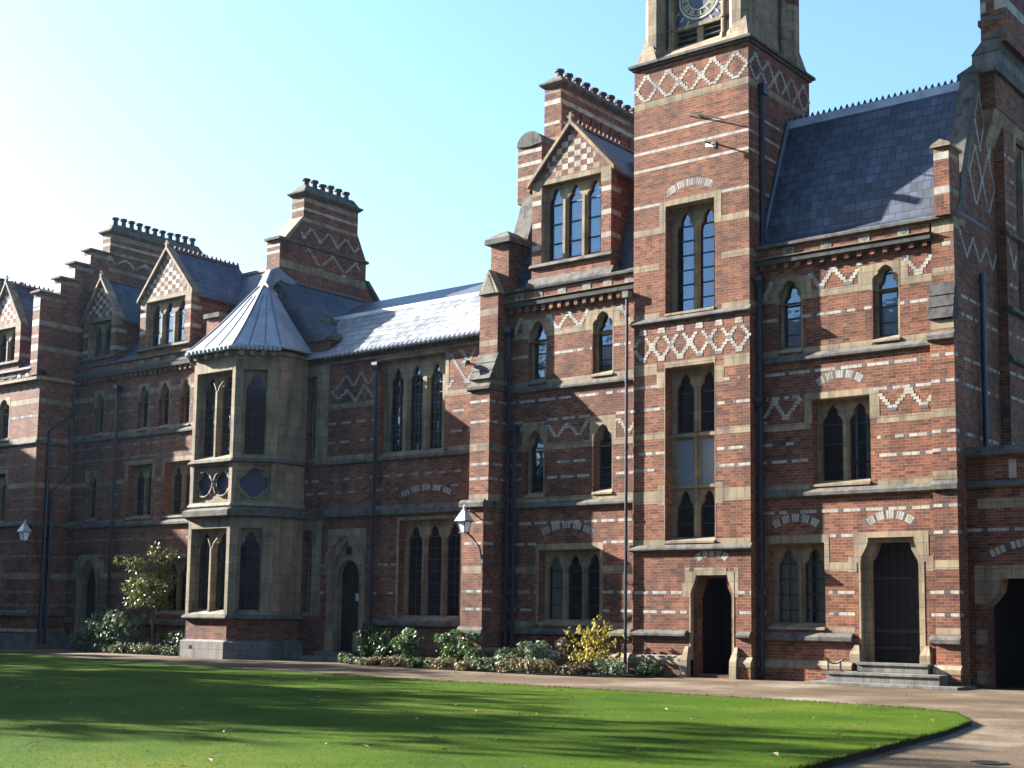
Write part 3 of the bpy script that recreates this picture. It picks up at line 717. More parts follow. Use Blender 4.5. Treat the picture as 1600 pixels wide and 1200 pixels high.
def steps():
    m = M(); x = .012
    m.box(-15.3, -11.55, 30.6, 31.76, 0, .065, GREYST); m.box(-14.9, -12.12, 31.0, 31.79, .066, .29, GREYST); m.box(-14.92, -12.1, 30.96, 31.76, .245, .3, GREYST)
    m.box(-14.3, -12.55, 31.42, 32.28, .3, .52, GREYST); m.box(-14.32, -12.53, 31.38, 31.7, .475, .535, GREYST)
    tag(m.build('doorstep'), 'three worn grey stone steps up to the wooden door at the right', 'steps')
    b = M()
    b.box(-14.98, -14.95, 31.2, 31.24, .3, .56, BLACK); b.box(-14.66, -14.63, 31.2, 31.24, .3, .56, BLACK)
    b.tube([(-14.98, 31.22, .54), (-14.87, 31.22, .5), (-14.75, 31.22, .5), (-14.65, 31.22, .54)], .03, BLACK); b.tube([(-14.97, 31.22, .55), (-15.04, 31.22, .62)], .03, BLACK); b.tube([(-14.64, 31.22, .55), (-14.58, 31.22, .6)], .025, BLACK); b.box(-15.03, -14.58, 31.15, 31.29, .285, .32, BLACK)
    tag(b.build('boot_scraper'), 'small black iron boot scraper on the left end of the door steps', 'boot scraper')
steps()

# ------------------------------------------------------------------ clock tower
def tower():
    t = thing('clock_tower', (-19, 33, 0), 'tall square striped brick clock tower with pale belfry and blue clock faces', 'tower')
    x0, x1, y0, y1 = -20.82, -17.19, 31.45, 35.05
    T = front(y0); TR = right(x1)
    wins = [(-19.78, -18.24, 9.78, 12.82), (-19.78, -18.24, 3.56, 8.3), (-19.02, -17.68, .08, 2.75)]
    m = M(); panel(m, T, x0, x1, 0, 17.0, wins)
    panel(m, TR, y0, y1, 0, 17.0)
    m.poly([(x0, y1, 0), (x0, y0, 0), (x0, y0, 17), (x0, y1, 17)], BRICK); m.poly([(x1, y1, 0), (x0, y1, 0), (x0, y1, 17), (x1, y1, 17)], BRICK)
    fr = [(-19.97, -18.02, 9.6, 12.98), (-20.05, -17.96, 7.75, 8.47), (-19.8, -18.2, 3.5, 8.3), (-19.1, -17.6, 0, 2.85)]
    for P, a, b in ((T, x0, x1), (TR, y0, y1)):
        ex = fr if P is T else []
        pale(m, P, a, b, 15.76, 15.95, ex)
        lattice(m, P, a+.05, b-.02, 15.98, 16.7, 5); 
        for z in (14.97, 14.48, 13.97, 12.93): pale(m, P, a, b, z-.04, z+.04, ex, PALE)
        pale(m, P, a, b, 12.1, 12.27, ex); pale(m, P, a, b, 11.08, 11.26, ex); pale(m, P, a, b, 9.7, 9.87, ex)
        if P is T:
            lattice(m, P, a+.02, b-.02, 8.55, 9.36, 6); pale(m, P, a, b, 8.15, 8.45, ex); dash(m, P, a, b, 7.82, ex, bl=.1); dash(m, P, a, b, 7.19, ex, bl=.1)
            pale(m, P, a, b, 6.36, 6.54, ex); dash(m, P, a, b, 5.98, ex, bl=.1); dash(m, P, a, b, 5.53, ex, bl=.1); pale(m, P, a, b, 4.6, 4.94, ex); pale(m, P, a, b, 3.47, 3.62, ex)
            dash(m, P, a, b, 2.21, ex); dash(m, P, a, b, 1.69, ex)
    for u0, u1, z0, z1 in ((-19.97, -19.78, 12.5, 12.82), (-18.24, -18.02, 12.3, 12.82), (-20.0, -19.78, 4.55, 5.1), (-18.24, -18.0, 4.55, 5.1), (-20.05, -19.78, 7.75, 8.2), (-18.24, -17.96, 7.75, 8.2), (-19.25, -19.02, 2.1, 2.45), (-19.15, -19.02, 2.45, 2.86), (-17.68, -17.55, 2.1, 2.86)): quad(m, T, u0, u1, z0, z1, .004, STONE)
    seg_arch(m, T, -19.0, .68, 13.08, .2); seg_arch(m, T, -18.34, .42, 3.0, .16)
    m.build('wall', t)
    s = M()
    mould(s, T, x0-.05, x1+.06, 9.72, 9.55, .1); mould(s, TR, y0, y0+.5, 9.72, 9.55, .06)
    mould(s, T, x0-.05, x1+.06, 3.48, 3.3, .12); mould(s, T, x0-.02, -19.1, 1.21, 1.02, .12); mould(s, T, -17.58, x1, 1.21, 1.02, .12)
    for a, b in ((x0-.05, -19.12), (-17.5, x1+.05)):
        s.sweep([T.p(a, z, o) for o, z in ((0, .56), (.03, .56), (.14, .42), (.14, .3), (0, .3))], [T.p(b, z, o) for o, z in ((0, .56), (.03, .56), (.14, .42), (.14, .3), (0, .3))], STONE); slab(s, T, a, b, 0, .31, 0, .13, BRICK)
    # ledge round the top
    for k, (dz, e) in enumerate(((16.93, .06), (17.0, .14))): s.box(x0-e, x1+e, y0-e, y1+e, dz, dz+.075, WEATH)
    s.build('string_course', t)
    room(t, x0+.1, x1-.1, 33.8, 0, 13)
    window(t, T, -19.78, -18.24, 9.78, 12.82, 2, recess=.36, surround=(.19, .22, .16, .72), hb=.42, head=.6, label='tall upper two-light window reflecting blue sky')
    window(t, T, -19.78, -18.24, 3.56, 8.3, 2, recess=.36, surround=(.02, .02, .15, 0), hb=.5, head=.55, trans=(5.06, 6.46), blank=(1,), label='tall three-stage window above the small doorway')
    # blank grey panels in the middle stage
    b = M(); quad(b, T, -19.72, -18.3, 5.1, 6.42, -.425, mat_plain('frosted_panel', (.30, .34, .40), .5, 0, .15, 3, .4)); b.build('window_panel', t)
    d = M()
    def shoulder(u0, u1, z0, z1, s=.2, k=.45): return [(u0, z0), (u1, z0), (u1, z1-k-.12), (u1-s*.12, z1-k), (u1-s*.5, z1-k*.72), (u1-s*.85, z1-k*.42), (u1-s, z1-k*.16), (u1-s, z1), (u0+s, z1), (u0+s, z1-k*.16), (u0+s*.85, z1-k*.42), (u0+s*.5, z1-k*.72), (u0+s*.12, z1-k), (u0, z1-k-.12)]
    plate(d, T, [(-19.02, .08), (-17.68, .08), (-17.68, 2.75), (-19.02, 2.75)], [shoulder(-18.98, -17.72, .081, 2.72, .16)], .01, .15, STONE)
    plate(d, T, [(-19.02, .08), (-17.68, .08), (-17.68, 2.75), (-19.02, 2.75)], [shoulder(-18.86, -17.84, .081, 2.6, .16)], -.15, .25, BRICK)
    quad(d, T, -18.88, -17.9, 2.66, 2.86, .008, STONE)
    for u in (-19.08, -17.62):
        d.hexa([T.p(u-.1, 0, .22), T.p(u+.1, 0, .22), T.p(u+.1, 0, -.2), T.p(u-.1, 0, -.2)], [T.p(u-.1, .45, .2), T.p(u+.1, .45, .2), T.p(u+.1, .45, -.2), T.p(u-.1, .45, -.2)], STONE)
        d.hexa([T.p(u-.1, .45, .2), T.p(u+.1, .45, .2), T.p(u+.1, .45, -.2), T.p(u-.1, .45, -.2)], [T.p(u-.05, .8, .03), T.p(u+.05, .8, .03), T.p(u+.05, .8, -.2), T.p(u-.05, .8, -.2)], STONE)
    d.build('door_surround', t)
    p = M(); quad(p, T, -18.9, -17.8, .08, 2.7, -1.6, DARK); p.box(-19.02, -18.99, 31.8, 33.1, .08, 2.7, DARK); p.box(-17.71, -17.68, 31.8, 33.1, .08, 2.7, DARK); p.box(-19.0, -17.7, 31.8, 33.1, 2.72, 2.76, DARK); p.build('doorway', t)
    # ---- belfry
    f = M()
    bx0, bx1, by0, by1 = -20.35, -17.62, 31.95, 34.62
    f.hexa([(x0, y0, 17.07), (x1, y0, 17.07), (x1, y1, 17.07), (x0, y1, 17.07)], [(bx0-.1, by0-.15, 17.42), (bx1+.1, by0-.15, 17.42), (bx1+.1, by1+.15, 17.42), (bx0-.1, by1+.15, 17.42)], STONE)
    f.box(bx0, bx1, by0+.3, by1-.3, 17.3, 24, STONE); f.box(bx0+.3, bx1-.3, by0+.28, by1-.28, 17.3, 24, STONE)
    for cx, cy in ((-20.36, 31.98), (-17.66, 31.98), (-17.66, 34.6), (-20.36, 34.6)):
        def octo(r, z): return [(cx+r*math.cos(R(22.5+45*k)), cy+r*math.sin(R(22.5+45*k)), z) for k in range(8)]
        f.hexa(octo(.43, 17.2), octo(.43, 17.5), STONE)
        z = 17.5; k = 0
        while z < 23.9:
            f.hexa(octo(.36, z), octo(.36, z+(.34 if k % 2 else .46)), BRICK if k % 3 == 1 and z > 18.2 else STONE); z += (.34 if k % 2 else .46); k += 1
        # broach at the corner
        sx = 1 if cx > -19 else -1; sy = 1 if cy > 33 else -1
        X = x1 if sx > 0 else x0; Y = y1 if sy > 0 else y0
        ap = (cx+sx*.18, cy+sy*.18, 18.15)
        for a, b in (((X, Y, 17.07), (X-sx*.75, Y, 17.07)), ((X, Y-sy*.75, 17.07), (X, Y, 17.07)), ((X-sx*.75, Y, 17.07), (X-sx*.75, Y-sy*.75, 17.07)), ((X-sx*.75, Y-sy*.75, 17.07), (X, Y-sy*.75, 17.07))): f.poly([a, b, ap], STONE)
    # openings with louvres below the clock, on the front and right
    for P, c in ((front(by0+.02), -19.0), (right(bx1-.02), 33.28)):
        hw = .74
        slab(f, P, c-hw-.28, c-hw, 17.42, 24, -.3, .0, STONE); slab(f, P, c+hw, c+hw+.28, 17.42, 24, -.3, .0, STONE)
        f.tube([P.p(c-hw-.1, 17.4, .1), P.p(c-hw-.1, 17.55, .1)], .12, STONE); f.tube([P.p(c+hw+.1, 17.4, .1), P.p(c+hw+.1, 17.55, .1)], .12, STONE)
        for u in (c-hw-.1, c+hw+.1):
            f.tube([P.p(u, 17.5, .1), P.p(u, 24, .1)], .085, STONE, 10); f.tube([P.p(u, 18.0, .1), P.p(u, 18.06, .1)], .115, STONE, 10)
        slab(f, P, c-.1, c+.1, 17.45, 18.05, -.2, -.03, STONE); slab(f, P, c-hw, c+hw, 18.02, 18.13, -.25, .02, STONE)
        f.sweep([P.p(c-hw-.2, z, o) for o, z in ((-.1, 17.62), (.12, 17.45), (.12, 17.4), (-.1, 17.4))], [P.p(c+hw+.2, z, o) for o, z in ((-.1, 17.62), (.12, 17.45), (.12, 17.4), (-.1, 17.4))], STONE)
        for z in (17.55, 17.72, 17.89): f.sweep([P.p(c-hw, zz, o) for o, zz in ((-.04, z), (-.2, z+.15), (-.22, z+.15), (-.06, z-.02))], [P.p(c+hw, zz, o) for o, zz in ((-.04, z), (-.2, z+.15), (-.22, z+.15), (-.06, z-.02))], LEADD)
    f.build('belfry', t)
    # ---- clocks
    for P, c in ((front(by0-.02), -19.0), (right(bx1+.02), 33.28)):
        k = M(); slab(k, P, c-.73, c+.73, 18.14, 19.62, -.12, -.05, CLKBLUE)
        cz = 18.88; ro, ri = .66, .37
        def ring(r0, r1, o, mt, n=48):
            for i in range(n):
                a, b = 2*math.pi*i/n, 2*math.pi*(i+1)/n
                k.poly([P.p(c+r0*math.sin(a), cz+r0*math.cos(a), o), P.p(c+r1*math.sin(a), cz+r1*math.cos(a), o), P.p(c+r1*math.sin(b), cz+r1*math.cos(b), o), P.p(c+r0*math.sin(b), cz+r0*math.cos(b), o)], mt)
        ring(.605, .66, -.03, GOLD); ring(.36, .39, -.03, GOLD); ring(.55, .565, -.03, GOLD)
        NUM = ['XII', 'I', 'II', 'III', 'IIII', 'V', 'VI', 'VII', 'VIII', 'IX', 'X', 'XI']
        def stroke(q, w, mt, o=-.028):
            (a, b), (e, g) = q; d = math.hypot(e-a, g-b); nx, ny = -(g-b)/d*w, (e-a)/d*w
            k.poly([P.p(c+a+nx, cz+b+ny, o), P.p(c+e+nx, cz+g+ny, o), P.p(c+e-nx, cz+g-ny, o), P.p(c+a-nx, cz+b-ny, o)], mt)
        for h, s_ in enumerate(NUM):
            th = 2*math.pi*h/12; w = {'I': .035, 'V': .07, 'X': .07}; tot = sum(w[q] for q in s_)+.012*(len(s_)-1); x = -tot/2
            def tp(lx, lz):   # letter foot towards the centre
                r = .40+lz*.15; return (r*math.sin(th)+lx*math.cos(th), r*math.cos(th)-lx*math.sin(th))
            for q in s_:
                if q == 'I': stroke((tp(x+.017, 0), tp(x+.017, 1)), .011, GOLD)
                elif q == 'V': stroke((tp(x, 1), tp(x+.035, 0)), .012, GOLD); stroke((tp(x+.07, 1), tp(x+.035, 0)), .008, GOLD)
                else: stroke((tp(x, 1), tp(x+.07, 0)), .012, GOLD); stroke((tp(x+.07, 1), tp(x, 0)), .008, GOLD)
                x += w[q]+.012
        for sx in (-1, 1):                                   # corner sprigs
            for a in (-.5, 0, .5):
                th = math.atan2(sx, -1)+a*.6; stroke(((.72*math.sin(th), .72*math.cos(th)), (.86*math.sin(th), .86*math.cos(th))), .022, GOLD)
        kf = k.build('clock_face', t)
        hn = M()
        for th, L, w in ((R(350), .3, .025), (R(40), .5, .018)):
            d = (math.sin(th), math.cos(th)); n_ = (d[1]*w, -d[0]*w)
            hn.poly([P.p(c+n_[0], cz+n_[1], .0), P.p(c+d[0]*L, cz+d[1]*L, .0), P.p(c-n_[0], cz-n_[1], .0), P.p(c-d[0]*.1, cz-d[1]*.1, .0)], GOLD)
        hn.build('clock_hand', kf)
    # roof spire out of the frame
    r = M(); q = [(bx0-.5, by0-.5, 24), (bx1+.5, by0-.5, 24), (bx1+.5, by1+.5, 24), (bx0-.5, by1+.5, 24)]
    for i in range(4): r.poly([q[i], q[(i+1) % 4], (-19, 33.28, 30)], SLATE)
    r.poly(q[::-1], SLATE); r.build('roof', t)
    pp = M(); pp.tube([(x1+.08, 32.05, 9.6), (x1+.08, 32.05, 15.6)], .07, IRON, 8); pp.box(x1+.0, x1+.2, 31.95, 32.18, 15.6, 15.9, IRON); pp.build('downpipe', t)
    return t
tower()
def tower_fittings():
    m = M(); m.hexa([(-18.3, 31.1, 14.12), (-18.02, 31.06, 14.06), (-18.02, 31.17, 14.06), (-18.3, 31.21, 14.12)], [(-18.3, 31.1, 14.24), (-18.02, 31.06, 14.17), (-18.02, 31.17, 14.17), (-18.3, 31.21, 14.24)], PAINT); m.box(-18.05, -17.96, 31.04, 31.2, 14.03, 14.2, BLACK)
    m.tube([(-18.24, 30.98, 14.2), (-18.24, 31.46, 14.32)], .025, IRON)
    tag(m.build('security_camera'), 'small pale camera on a bracket high on the tower front', 'camera')
    m = M(); m.tube([(-19.15, 31.4, 15.3), (-18.6, 31.2, 15.12), (-17.8, 31.15, 14.8)], .02, OAK, 6); m.tube([(-18.6, 31.2, 15.12), (-18.6, 31.46, 15.12)], .02, BLACK, 6)
    tag(m.build('iron_rod'), 'thin dark slanting iron rod fixed high on the tower front', 'rod')
tower_fittings()

# ------------------------------------------------------------------ shared builders for the ranges
def chequer(m, pl, cu, half, zb, zt, o=.004, cw=.23, ch=.17):
    """chequered gable of pale stone blocks on brick"""
    rows = int((zt-zb)/ch)
    for r in range(rows):
        z = zb+r*ch; w = half*(1-(z+ch-zb)/(zt-zb))
        n = int(half/cw)+1
        for k in range(-n, n+1):
            if (k+r) % 2: continue
            a, b = max(-w, k*cw-cw/2), min(w, k*cw+cw/2)
            if b-a > .05: quad(m, pl, cu+a, cu+b, z, z+ch, o, PALE if random.random() < .8 else STONE)
def dormer(parent, y, xa, xb, z0, ze, za, yb, n=3, zf=None, curtain=None, label=None):
    """gabled wall dormer: front from z0 to eaves ze, apex za, running back to yb"""
    P = front(y); c = (xa+xb)/2; zf = zf or ze
    d = M(); wx0, wx1 = xa+.36, xb-.36
    wz0, wz1 = z0+.46, zf
    panel(d, P, xa, xb, z0, ze, [(wx0, wx1, wz0, wz1)])
    d.poly([(xa, y, ze), (xb, y, ze), (c, y, za)], BRICK)
    for x, s in ((xa, -1), (xb, 1)):
        q = [(x, y, z0), (x, yb, z0), (x, yb, ze), (x, y, ze)]; d.poly(q if s > 0 else q[::-1], BRICK)
    S = right(xb)
    # striped jambs with pale blocks, stone lintel and kneelers
    for z in (ze-.72, ze-1.42, ze-2.1):
        if z > z0+.4:
            for a, b in ((xa, wx0-.02), (wx1+.02, xb)): quad(d, P, a, b, z, z+.15, .004, PALE)
            quad(d, S, y, y+.5, z, z+.15, .004, PALE)
    quad(d, P, xa, xb, zf, zf+.16, .006, STONE)
    for a, b in ((xa, wx0), (wx1, xb)): quad(d, P, a, b, ze-.42, zf, .005, STONE)
    quad(d, S, y, y+.35, ze-.42, ze+.02, .004, STONE)
    hb = (xb-xa)/2-.05
    chequer(d, P, c, hb*(1-(zf+.16-ze)/(za-ze)) if zf > ze else hb, zf+.17, za-.12)
    o = d.build('dormer', parent)
    if label: o['label'] = label
    s = M()
    mould(s, P, xa-.05, xb+.06, wz0-.02, wz0-.17, .1); mould(s, S, y-.05, y+.6, wz0-.02, wz0-.17, .06)
    s.prism_x([(y, z0+.02), (y-.16, z0-.24), (y-.16, z0-.3), (y+.2, z0-.3), (y+.2, z0+.02)], xa-.1, xb+.1, WEATH)
    # gable coping
    for sx in (-1, 1):
        xe = xa-.14 if sx < 0 else xb+.14; zz = ze-.14*(za-ze)/((xb-xa)/2)
        a = [(xe, y-.1, zz), (xe, y+.25, zz), (xe, y+.25, zz+.14), (xe, y-.1, zz+.14)]; b = [(c, y-.1, za), (c, y+.25, za), (c, y+.25, za+.14), (c, y-.1, za+.14)]
        s.sweep(a, b, STONE)
    s.hexa([(c-.05, y-.1, za+.1), (c+.05, y-.1, za+.1), (c+.05, y, za+.1), (c-.05, y, za+.1)], [(c-.04, y-.08, za+.36), (c+.04, y-.08, za+.36), (c+.04, y-.02, za+.36), (c-.04, y-.02, za+.36)], STONE)
    s.box(c-.12, c+.12, y-.08, y-.02, za+.2, za+.26, STONE)
    s.build('coping', o)
    r = M()
    for sx in (-1, 1):
        xe = xa-.2 if sx < 0 else xb+.2; zz = ze-.2*(za-ze)/((xb-xa)/2)
        q = [(xe, y+.1, zz+.04), (xe, yb, zz+.04), (c, yb, za+.05), (c, y+.1, za+.05)]; r.poly(q if sx > 0 else q[::-1], SLATE)
        q = [(xe, y+.1, zz-.04), (xe, yb, zz-.04), (xe, yb, zz+.04), (xe, y+.1, zz+.04)]; r.poly(q, LEADD)
    r.prism_y([(c-.1, za+.0), (c, za+.12), (c+.1, za)], y+.2, yb, TILE)
    k = int((yb-y)/.22)
    for i in range(k):
        yy = y+.35+i*.22; r.hexa([(c-.03, yy-.06, za+.1), (c+.03, yy-.06, za+.1), (c+.03, yy+.06, za+.1), (c-.03, yy+.06, za+.1)], [(c-.02, yy-.02, za+.22), (c+.02, yy-.02, za+.22), (c+.02, yy+.02, za+.22), (c-.02, yy+.02, za+.22)], TILE)
    r.build('dormer_roof', o)
    w = window_as(o, P, wx0, wx1, wz0, wz1, n, curtain)
    return o
def window_as(parent, P, x0, x1, z0, z1, n, curtain=None):
    """dormer window: one mesh, tracery plus glass and bars in it (third level)"""
    m = M(); jamb, mull, rec, th, top = .1, .16, .2, .1, .08
    W = x1-x0; lw = (W-2*jamb-(n-1)*mull)/n; cs = [x0+jamb+lw/2+i*(lw+mull) for i in range(n)]
    plate(m, P, [(x0, z0), (x1, z0), (x1, z1), (x0, z1)], [light_shape(c, lw, z0+.05, z1-top, .5) for c in cs], -rec, th, STONE)
    for i in range(n-1):
        c = (cs[i]+cs[i+1])/2; slab(m, P, c-.045, c+.045, z0, z1-.5, -rec, -rec+.06, STONE)
    for (a, b) in (((x0+.004, z0), (x0+.004, z1)), ((x1-.004, z1), (x1-.004, z0)), ((x0, z1-.004), (x1, z1-.004))):
        m.poly([P.p(*a, .004), P.p(*b, .004), P.p(*b, -rec-.01), P.p(*a, -rec-.01)], STONE)
    quad(m, P, x0+.01, x1-.01, z0+.02, z1-.02, -rec-th-.012, GLASS)
    for c in cs:
        k = max(2, int(round((z1-z0)/.6)))
        for i in range(1, k): z = z0+(z1-z0)*i/k; slab(m, P, c-lw/2, c+lw/2, z-.02, z+.02, -rec-th-.01, -rec-th+.03, BAR)
        slab(m, P, c-lw/2, c+lw/2, z0+.05, z0+.13, -rec-th-.01, -rec-th+.03, BAR)
    if curtain:
        for a, e in curtain:
            ua, ub = x0+W*a, x0+W*e; k = max(4, int((ub-ua)/.07))
            for i in range(k):
                u, v = ua+(ub-ua)*i/k, ua+(ub-ua)*(i+1)/k
                m.poly([P.p(u, z0+.05, -rec-th-.16-.04*(i % 2)), P.p(v, z0+.05, -rec-th-.16-.04*((i+1) % 2)), P.p(v, z1-.1, -rec-th-.16-.04*((i+1) % 2)), P.p(u, z1-.1, -rec-th-.16-.04*(i % 2))], CURT)
    # near-black sheet standing in for the unlit room
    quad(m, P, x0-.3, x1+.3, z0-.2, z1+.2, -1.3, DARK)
    return m.build('window', parent)
def chimney(parent, x0, x1, y0, y1, zb, zt, bands, npot, cap=.32, shoulder=None, zigs=(), panels=None, label=None, round_cap=True):
    m = M(); F_, S = front(y0), right(x1)
    m.box(x0, x1, y0, y1, zb, zt, BRICK)
    for z, h, mt in bands:
        quad(m, F_, x0, x1, z-h/2, z+h/2, .004, mt); quad(m, S, y0, y1, z-h/2, z+h/2, .004, mt)
    for pts in zigs: zig(m, S, pts, w=.12)
    if panels:
        z0, z1, n = panels; w = (y1-y0)/n
        for i in range(n+1): slab(m, S, y0+i*w-.05, y0+i*w+.05, z0, z1, 0, .07, BRICK)
    e = .14
    m.hexa([(x0-.02, y0-.02, zt), (x1+.02, y0-.02, zt), (x1+.02, y1+.02, zt), (x0-.02, y1+.02, zt)], [(x0-e, y0-e, zt+.1), (x1+e, y0-e, zt+.1), (x1+e, y1+e, zt+.1), (x0-e, y1+e, zt+.1)], WEATH)
    m.hexa([(x0-e, y0-e, zt+.1), (x1+e, y0-e, zt+.1), (x1+e, y1+e, zt+.1), (x0-e, y1+e, zt+.1)], [(x0-e, y0-e, zt+.16), (x1+e, y0-e, zt+.16), (x1+e, y1+e, zt+.16), (x0-e, y1+e, zt+.16)], WEATH)
    q = cap*.55
    m.hexa([(x0-.06, y0-.06, zt+.16), (x1+.06, y0-.06, zt+.16), (x1+.06, y1+.06, zt+.16), (x0-.06, y1+.06, zt+.16)], [(x0+.1, y0+q, zt+.16+cap), (x1-.1, y0+q, zt+.16+cap), (x1-.1, y1-q, zt+.16+cap), (x0+.1, y1-q, zt+.16+cap)], WEATH if round_cap else BRICK)
    o = m.build('chimney', parent)
    if label: o['label'] = label
    L = y1-y0-2*q
    pot_row(o, (x0+x1)/2, [y0+q+L*(i+.5)/npot for i in range(npot)], zt+.14+cap)
    return o

# ------------------------------------------------------------------ range left of the tower (C)
def range_mid():
    t = thing('brick_range', (-23.5, 32, 0), 'striped brick range just left of the clock tower under a chequered dormer and long chimney', 'building', 'striped brick ranges of the college')
    x0, x1 = -26.1, -20.82
    wins = [(-24.88, -24.17, 8.43, 10.35), (-22.55, -21.8, 8.43, 10.35), (-24.95, -24.22, 5.03, 7.05), (-22.5, -21.8, 5.03, 7.05), (-24.38, -22.22, 1.32, 3.45)]
    m = M(); panel(m, FR, x0, x1, 0, 11.0, wins)
    fr = [(-24.88, -24.17, 8.3, 10.35), (-22.55, -21.8, 8.3, 10.35), (-25.05, -24.12, 5.0, 7.26), (-22.6, -21.68, 5.0, 7.26), (-24.5, -22.1, 1.2, 3.62)]
    pale(m, FR, x0, x1, 8.3, 8.46, fr); pale(m, FR, x0, x1, 9.78, 9.97, fr); dash(m, FR, x0, x1, 9.24, fr, wl=.69)
    for a, b in ((-24.17, -23.95), (-22.78, -22.55), (-21.8, -21.58), (-25.1, -24.88)): quad(m, FR, a, b, 9.97, 10.36, .003, STONE)
    dash(m, FR, x0, x1, 7.88, fr, wl=.6); dash(m, FR, x0, x1, 7.27, fr)
    pale(m, FR, x0, x1, 6.38, 6.57, fr); dash(m, FR, x0, x1, 6.0, fr); dash(m, FR, x0, x1, 5.56, fr); pale(m, FR, x0, x1, 4.84, 5.0, fr)
    dash(m, FR, x0, x1, 4.24, fr); dash(m, FR, x0, x1, 3.63, fr); pale(m, FR, x0, x1, 2.75, 2.97, fr); dash(m, FR, x0, x1, 2.23, fr); dash(m, FR, x0, x1, 1.71, fr); pale(m, FR, x0, x1, 1.2, 1.38, fr)
    zig(m, FR, [(-24.11, 10.42), (-23.78, 9.97), (-23.4, 10.42), (-22.99, 9.97), (-22.7, 10.42)]); zig(m, FR, [(-21.58, 10.3), (-21.3, 9.97)]); zig(m, FR, [(-25.4, 10.0), (-25.18, 10.4)])
    zig(m, FR, [(-24.12, 7.14), (-23.79, 6.67), (-23.39, 7.12), (-22.99, 6.67), (-22.66, 7.14)]); zig(m, FR, [(-21.62, 7.12), (-21.3, 6.67), (-21.0, 7.0)]); zig(m, FR, [(-25.4, 6.67), (-25.1, 7.12)])
    for a, b in ((-25.05, -24.95), (-24.22, -24.12), (-22.6, -22.5), (-21.8, -21.68)): quad(m, FR, a, b, 6.38, 7.05, .004, STONE)
    for a, b in ((-25.05, -24.12), (-22.6, -21.68)): quad(m, FR, a, b, 7.05, 7.24, .004, STONE)
    seg_arch(m, FR, -23.4, .9, 3.82, .25)
    # left gable wall with parapet
    m.box(-26.1, -25.55, 31.95, 39, 11, 11.2, BRICK)
    m.poly([(x0, 39, 0), (x0, YF, 0), (x0, YF, 11.3), (x0, 32.9, 13.2), (x0, 34, 16), (x0, 39, 16)], BRICK)
    m.poly([(x1, 39, 0), (x0, 39, 0), (x0, 39, 11), (x1, 39, 11)], BRICK)
    m.sweep([(-26.1, 32.2, 11.2), (-25.6, 32.2, 11.2), (-25.6, 39, 11.2), (-26.1, 39, 11.2)], [(-26.1, 34.0, 16.0), (-25.6, 34.0, 16.0), (-25.6, 39, 16.0), (-26.1, 39, 16.0)], BRICK)
    m.build('wall', t)
    s = M()
    mould(s, FR, -25.7, x1, 8.32, 8.12, .1); mould(s, FR, -25.7, x1, 4.86, 4.66, .12); mould(s, FR, -25.7, x1, 1.2, .98, .12)
    s.sweep([FR.p(-25.7, z, o) for o, z in ((0, .56), (.03, .56), (.14, .44), (.14, .3), (0, .3))], [FR.p(x1, z, o) for o, z in ((0, .56), (.03, .56), (.14, .44), (.14, .3), (0, .3))], STONE); slab(s, FR, -25.7, x1, 0, .31, 0, .13, BRICK)
    for i in range(17):
        u = x0+.35+i*.3; slab(s, FR, u-.06, u+.06, 10.56, 10.74, -.05, .13, BRICK)
    mould(s, FR, x0+.3, x1, 10.955, 10.9, .22, STONE, .03); mould(s, FR, x0+.3, x1, 10.899, 10.71, .18, DARKST, .02); slab(s, FR, x0+.3, x1, 10.95, 11.2, -.3, .1, BRICK)  # shade under the eaves lip put into the dark course
    for u in (-25.16, -24.43, -23.57, -22.69, -21.95, -21.2): shield(s, FR, u, 10.96, 11.18, .1)
    mould(s, FR, x0+.45, -24.95, 11.36, 11.19, .2, WEATH, .06); mould(s, FR, -22.05, x1, 11.36, 11.19, .2, WEATH, .06)
    s.build('string_course', t)
    # big stepped buttress on the left
    b = M()
    xl, xr = -26.42, -25.68
    b.box(xl, xr, 31.1, 31.9, 0, 8.6, BRICK); b.box(xl+.02, xr-.02, 31.45, 32.3, 8.6, 11.3, BRICK); b.box(xl-.05, xr+.04, 30.85, 31.3, 0, 4.75, BRICK)
    B1, B2, B0 = front(31.1), front(31.45), front(30.85); S1, S0 = right(xr), right(xr+.04)
    for k in range(3):
        za, zb_ = 8.58+k*.27, 8.58+(k+1)*.27; ya, yb = 31.06+k*.135, 31.06+(k+1)*.135
        b.prism_x([(ya-.04, za-.03), (yb, zb_), (31.7, zb_), (31.7, za-.03)], xl-.04+.004*k, xr+.04-.004*k, WEATH)
    mould(b, B1, xl-.08, xr+.06, 8.42, 8.2, .1); mould(b, S1, 31.05, 31.9, 8.42, 8.2, .05)
    mould(b, B0, xl-.1, xr+.1, 4.92, 4.66, .1); mould(b, B0, xl-.1, xr+.1, 1.2, .98, .1); mould(b, S0, 30.8, 31.9, 4.9, 4.66, .05)
    # gablet on top of the upper stage
    b.prism_y([(xl-.03, 11.22), (xr+.03, 11.22), ((xl+xr)/2, 11.98)], 31.4, 32.2, STONE); b.prism_y([(xl+.12, 11.226), (xr-.12, 11.226), ((xl+xr)/2, 11.82)], 31.39, 31.5, GREYST)
    for z, h in ((8.48, .16), (6.5, .22), (5.0, .2)): quad(b, B1, xl, xr, z-h/2, z+h/2, .003, STONE); quad(b, S1, 31.1, 31.9, z-h/2, z+h/2, .003, STONE)
    for z in (7.88, 7.27, 6.0, 5.56): dash(b, B1, xl, xr, z, wl=.3, bl=.12); dash(b, S1, 31.1, 31.9, z, wl=.46)
    for z in (10.66, 9.7): quad(b, B2, xl+.02, xr-.02, z-.1, z+.1, .003, STONE)
    for z in (4.24, 3.63, 2.23, 1.71): dash(b, B0, xl, xr, z, wl=.3, bl=.12); dash(b, S0, 30.85, 31.3, z)
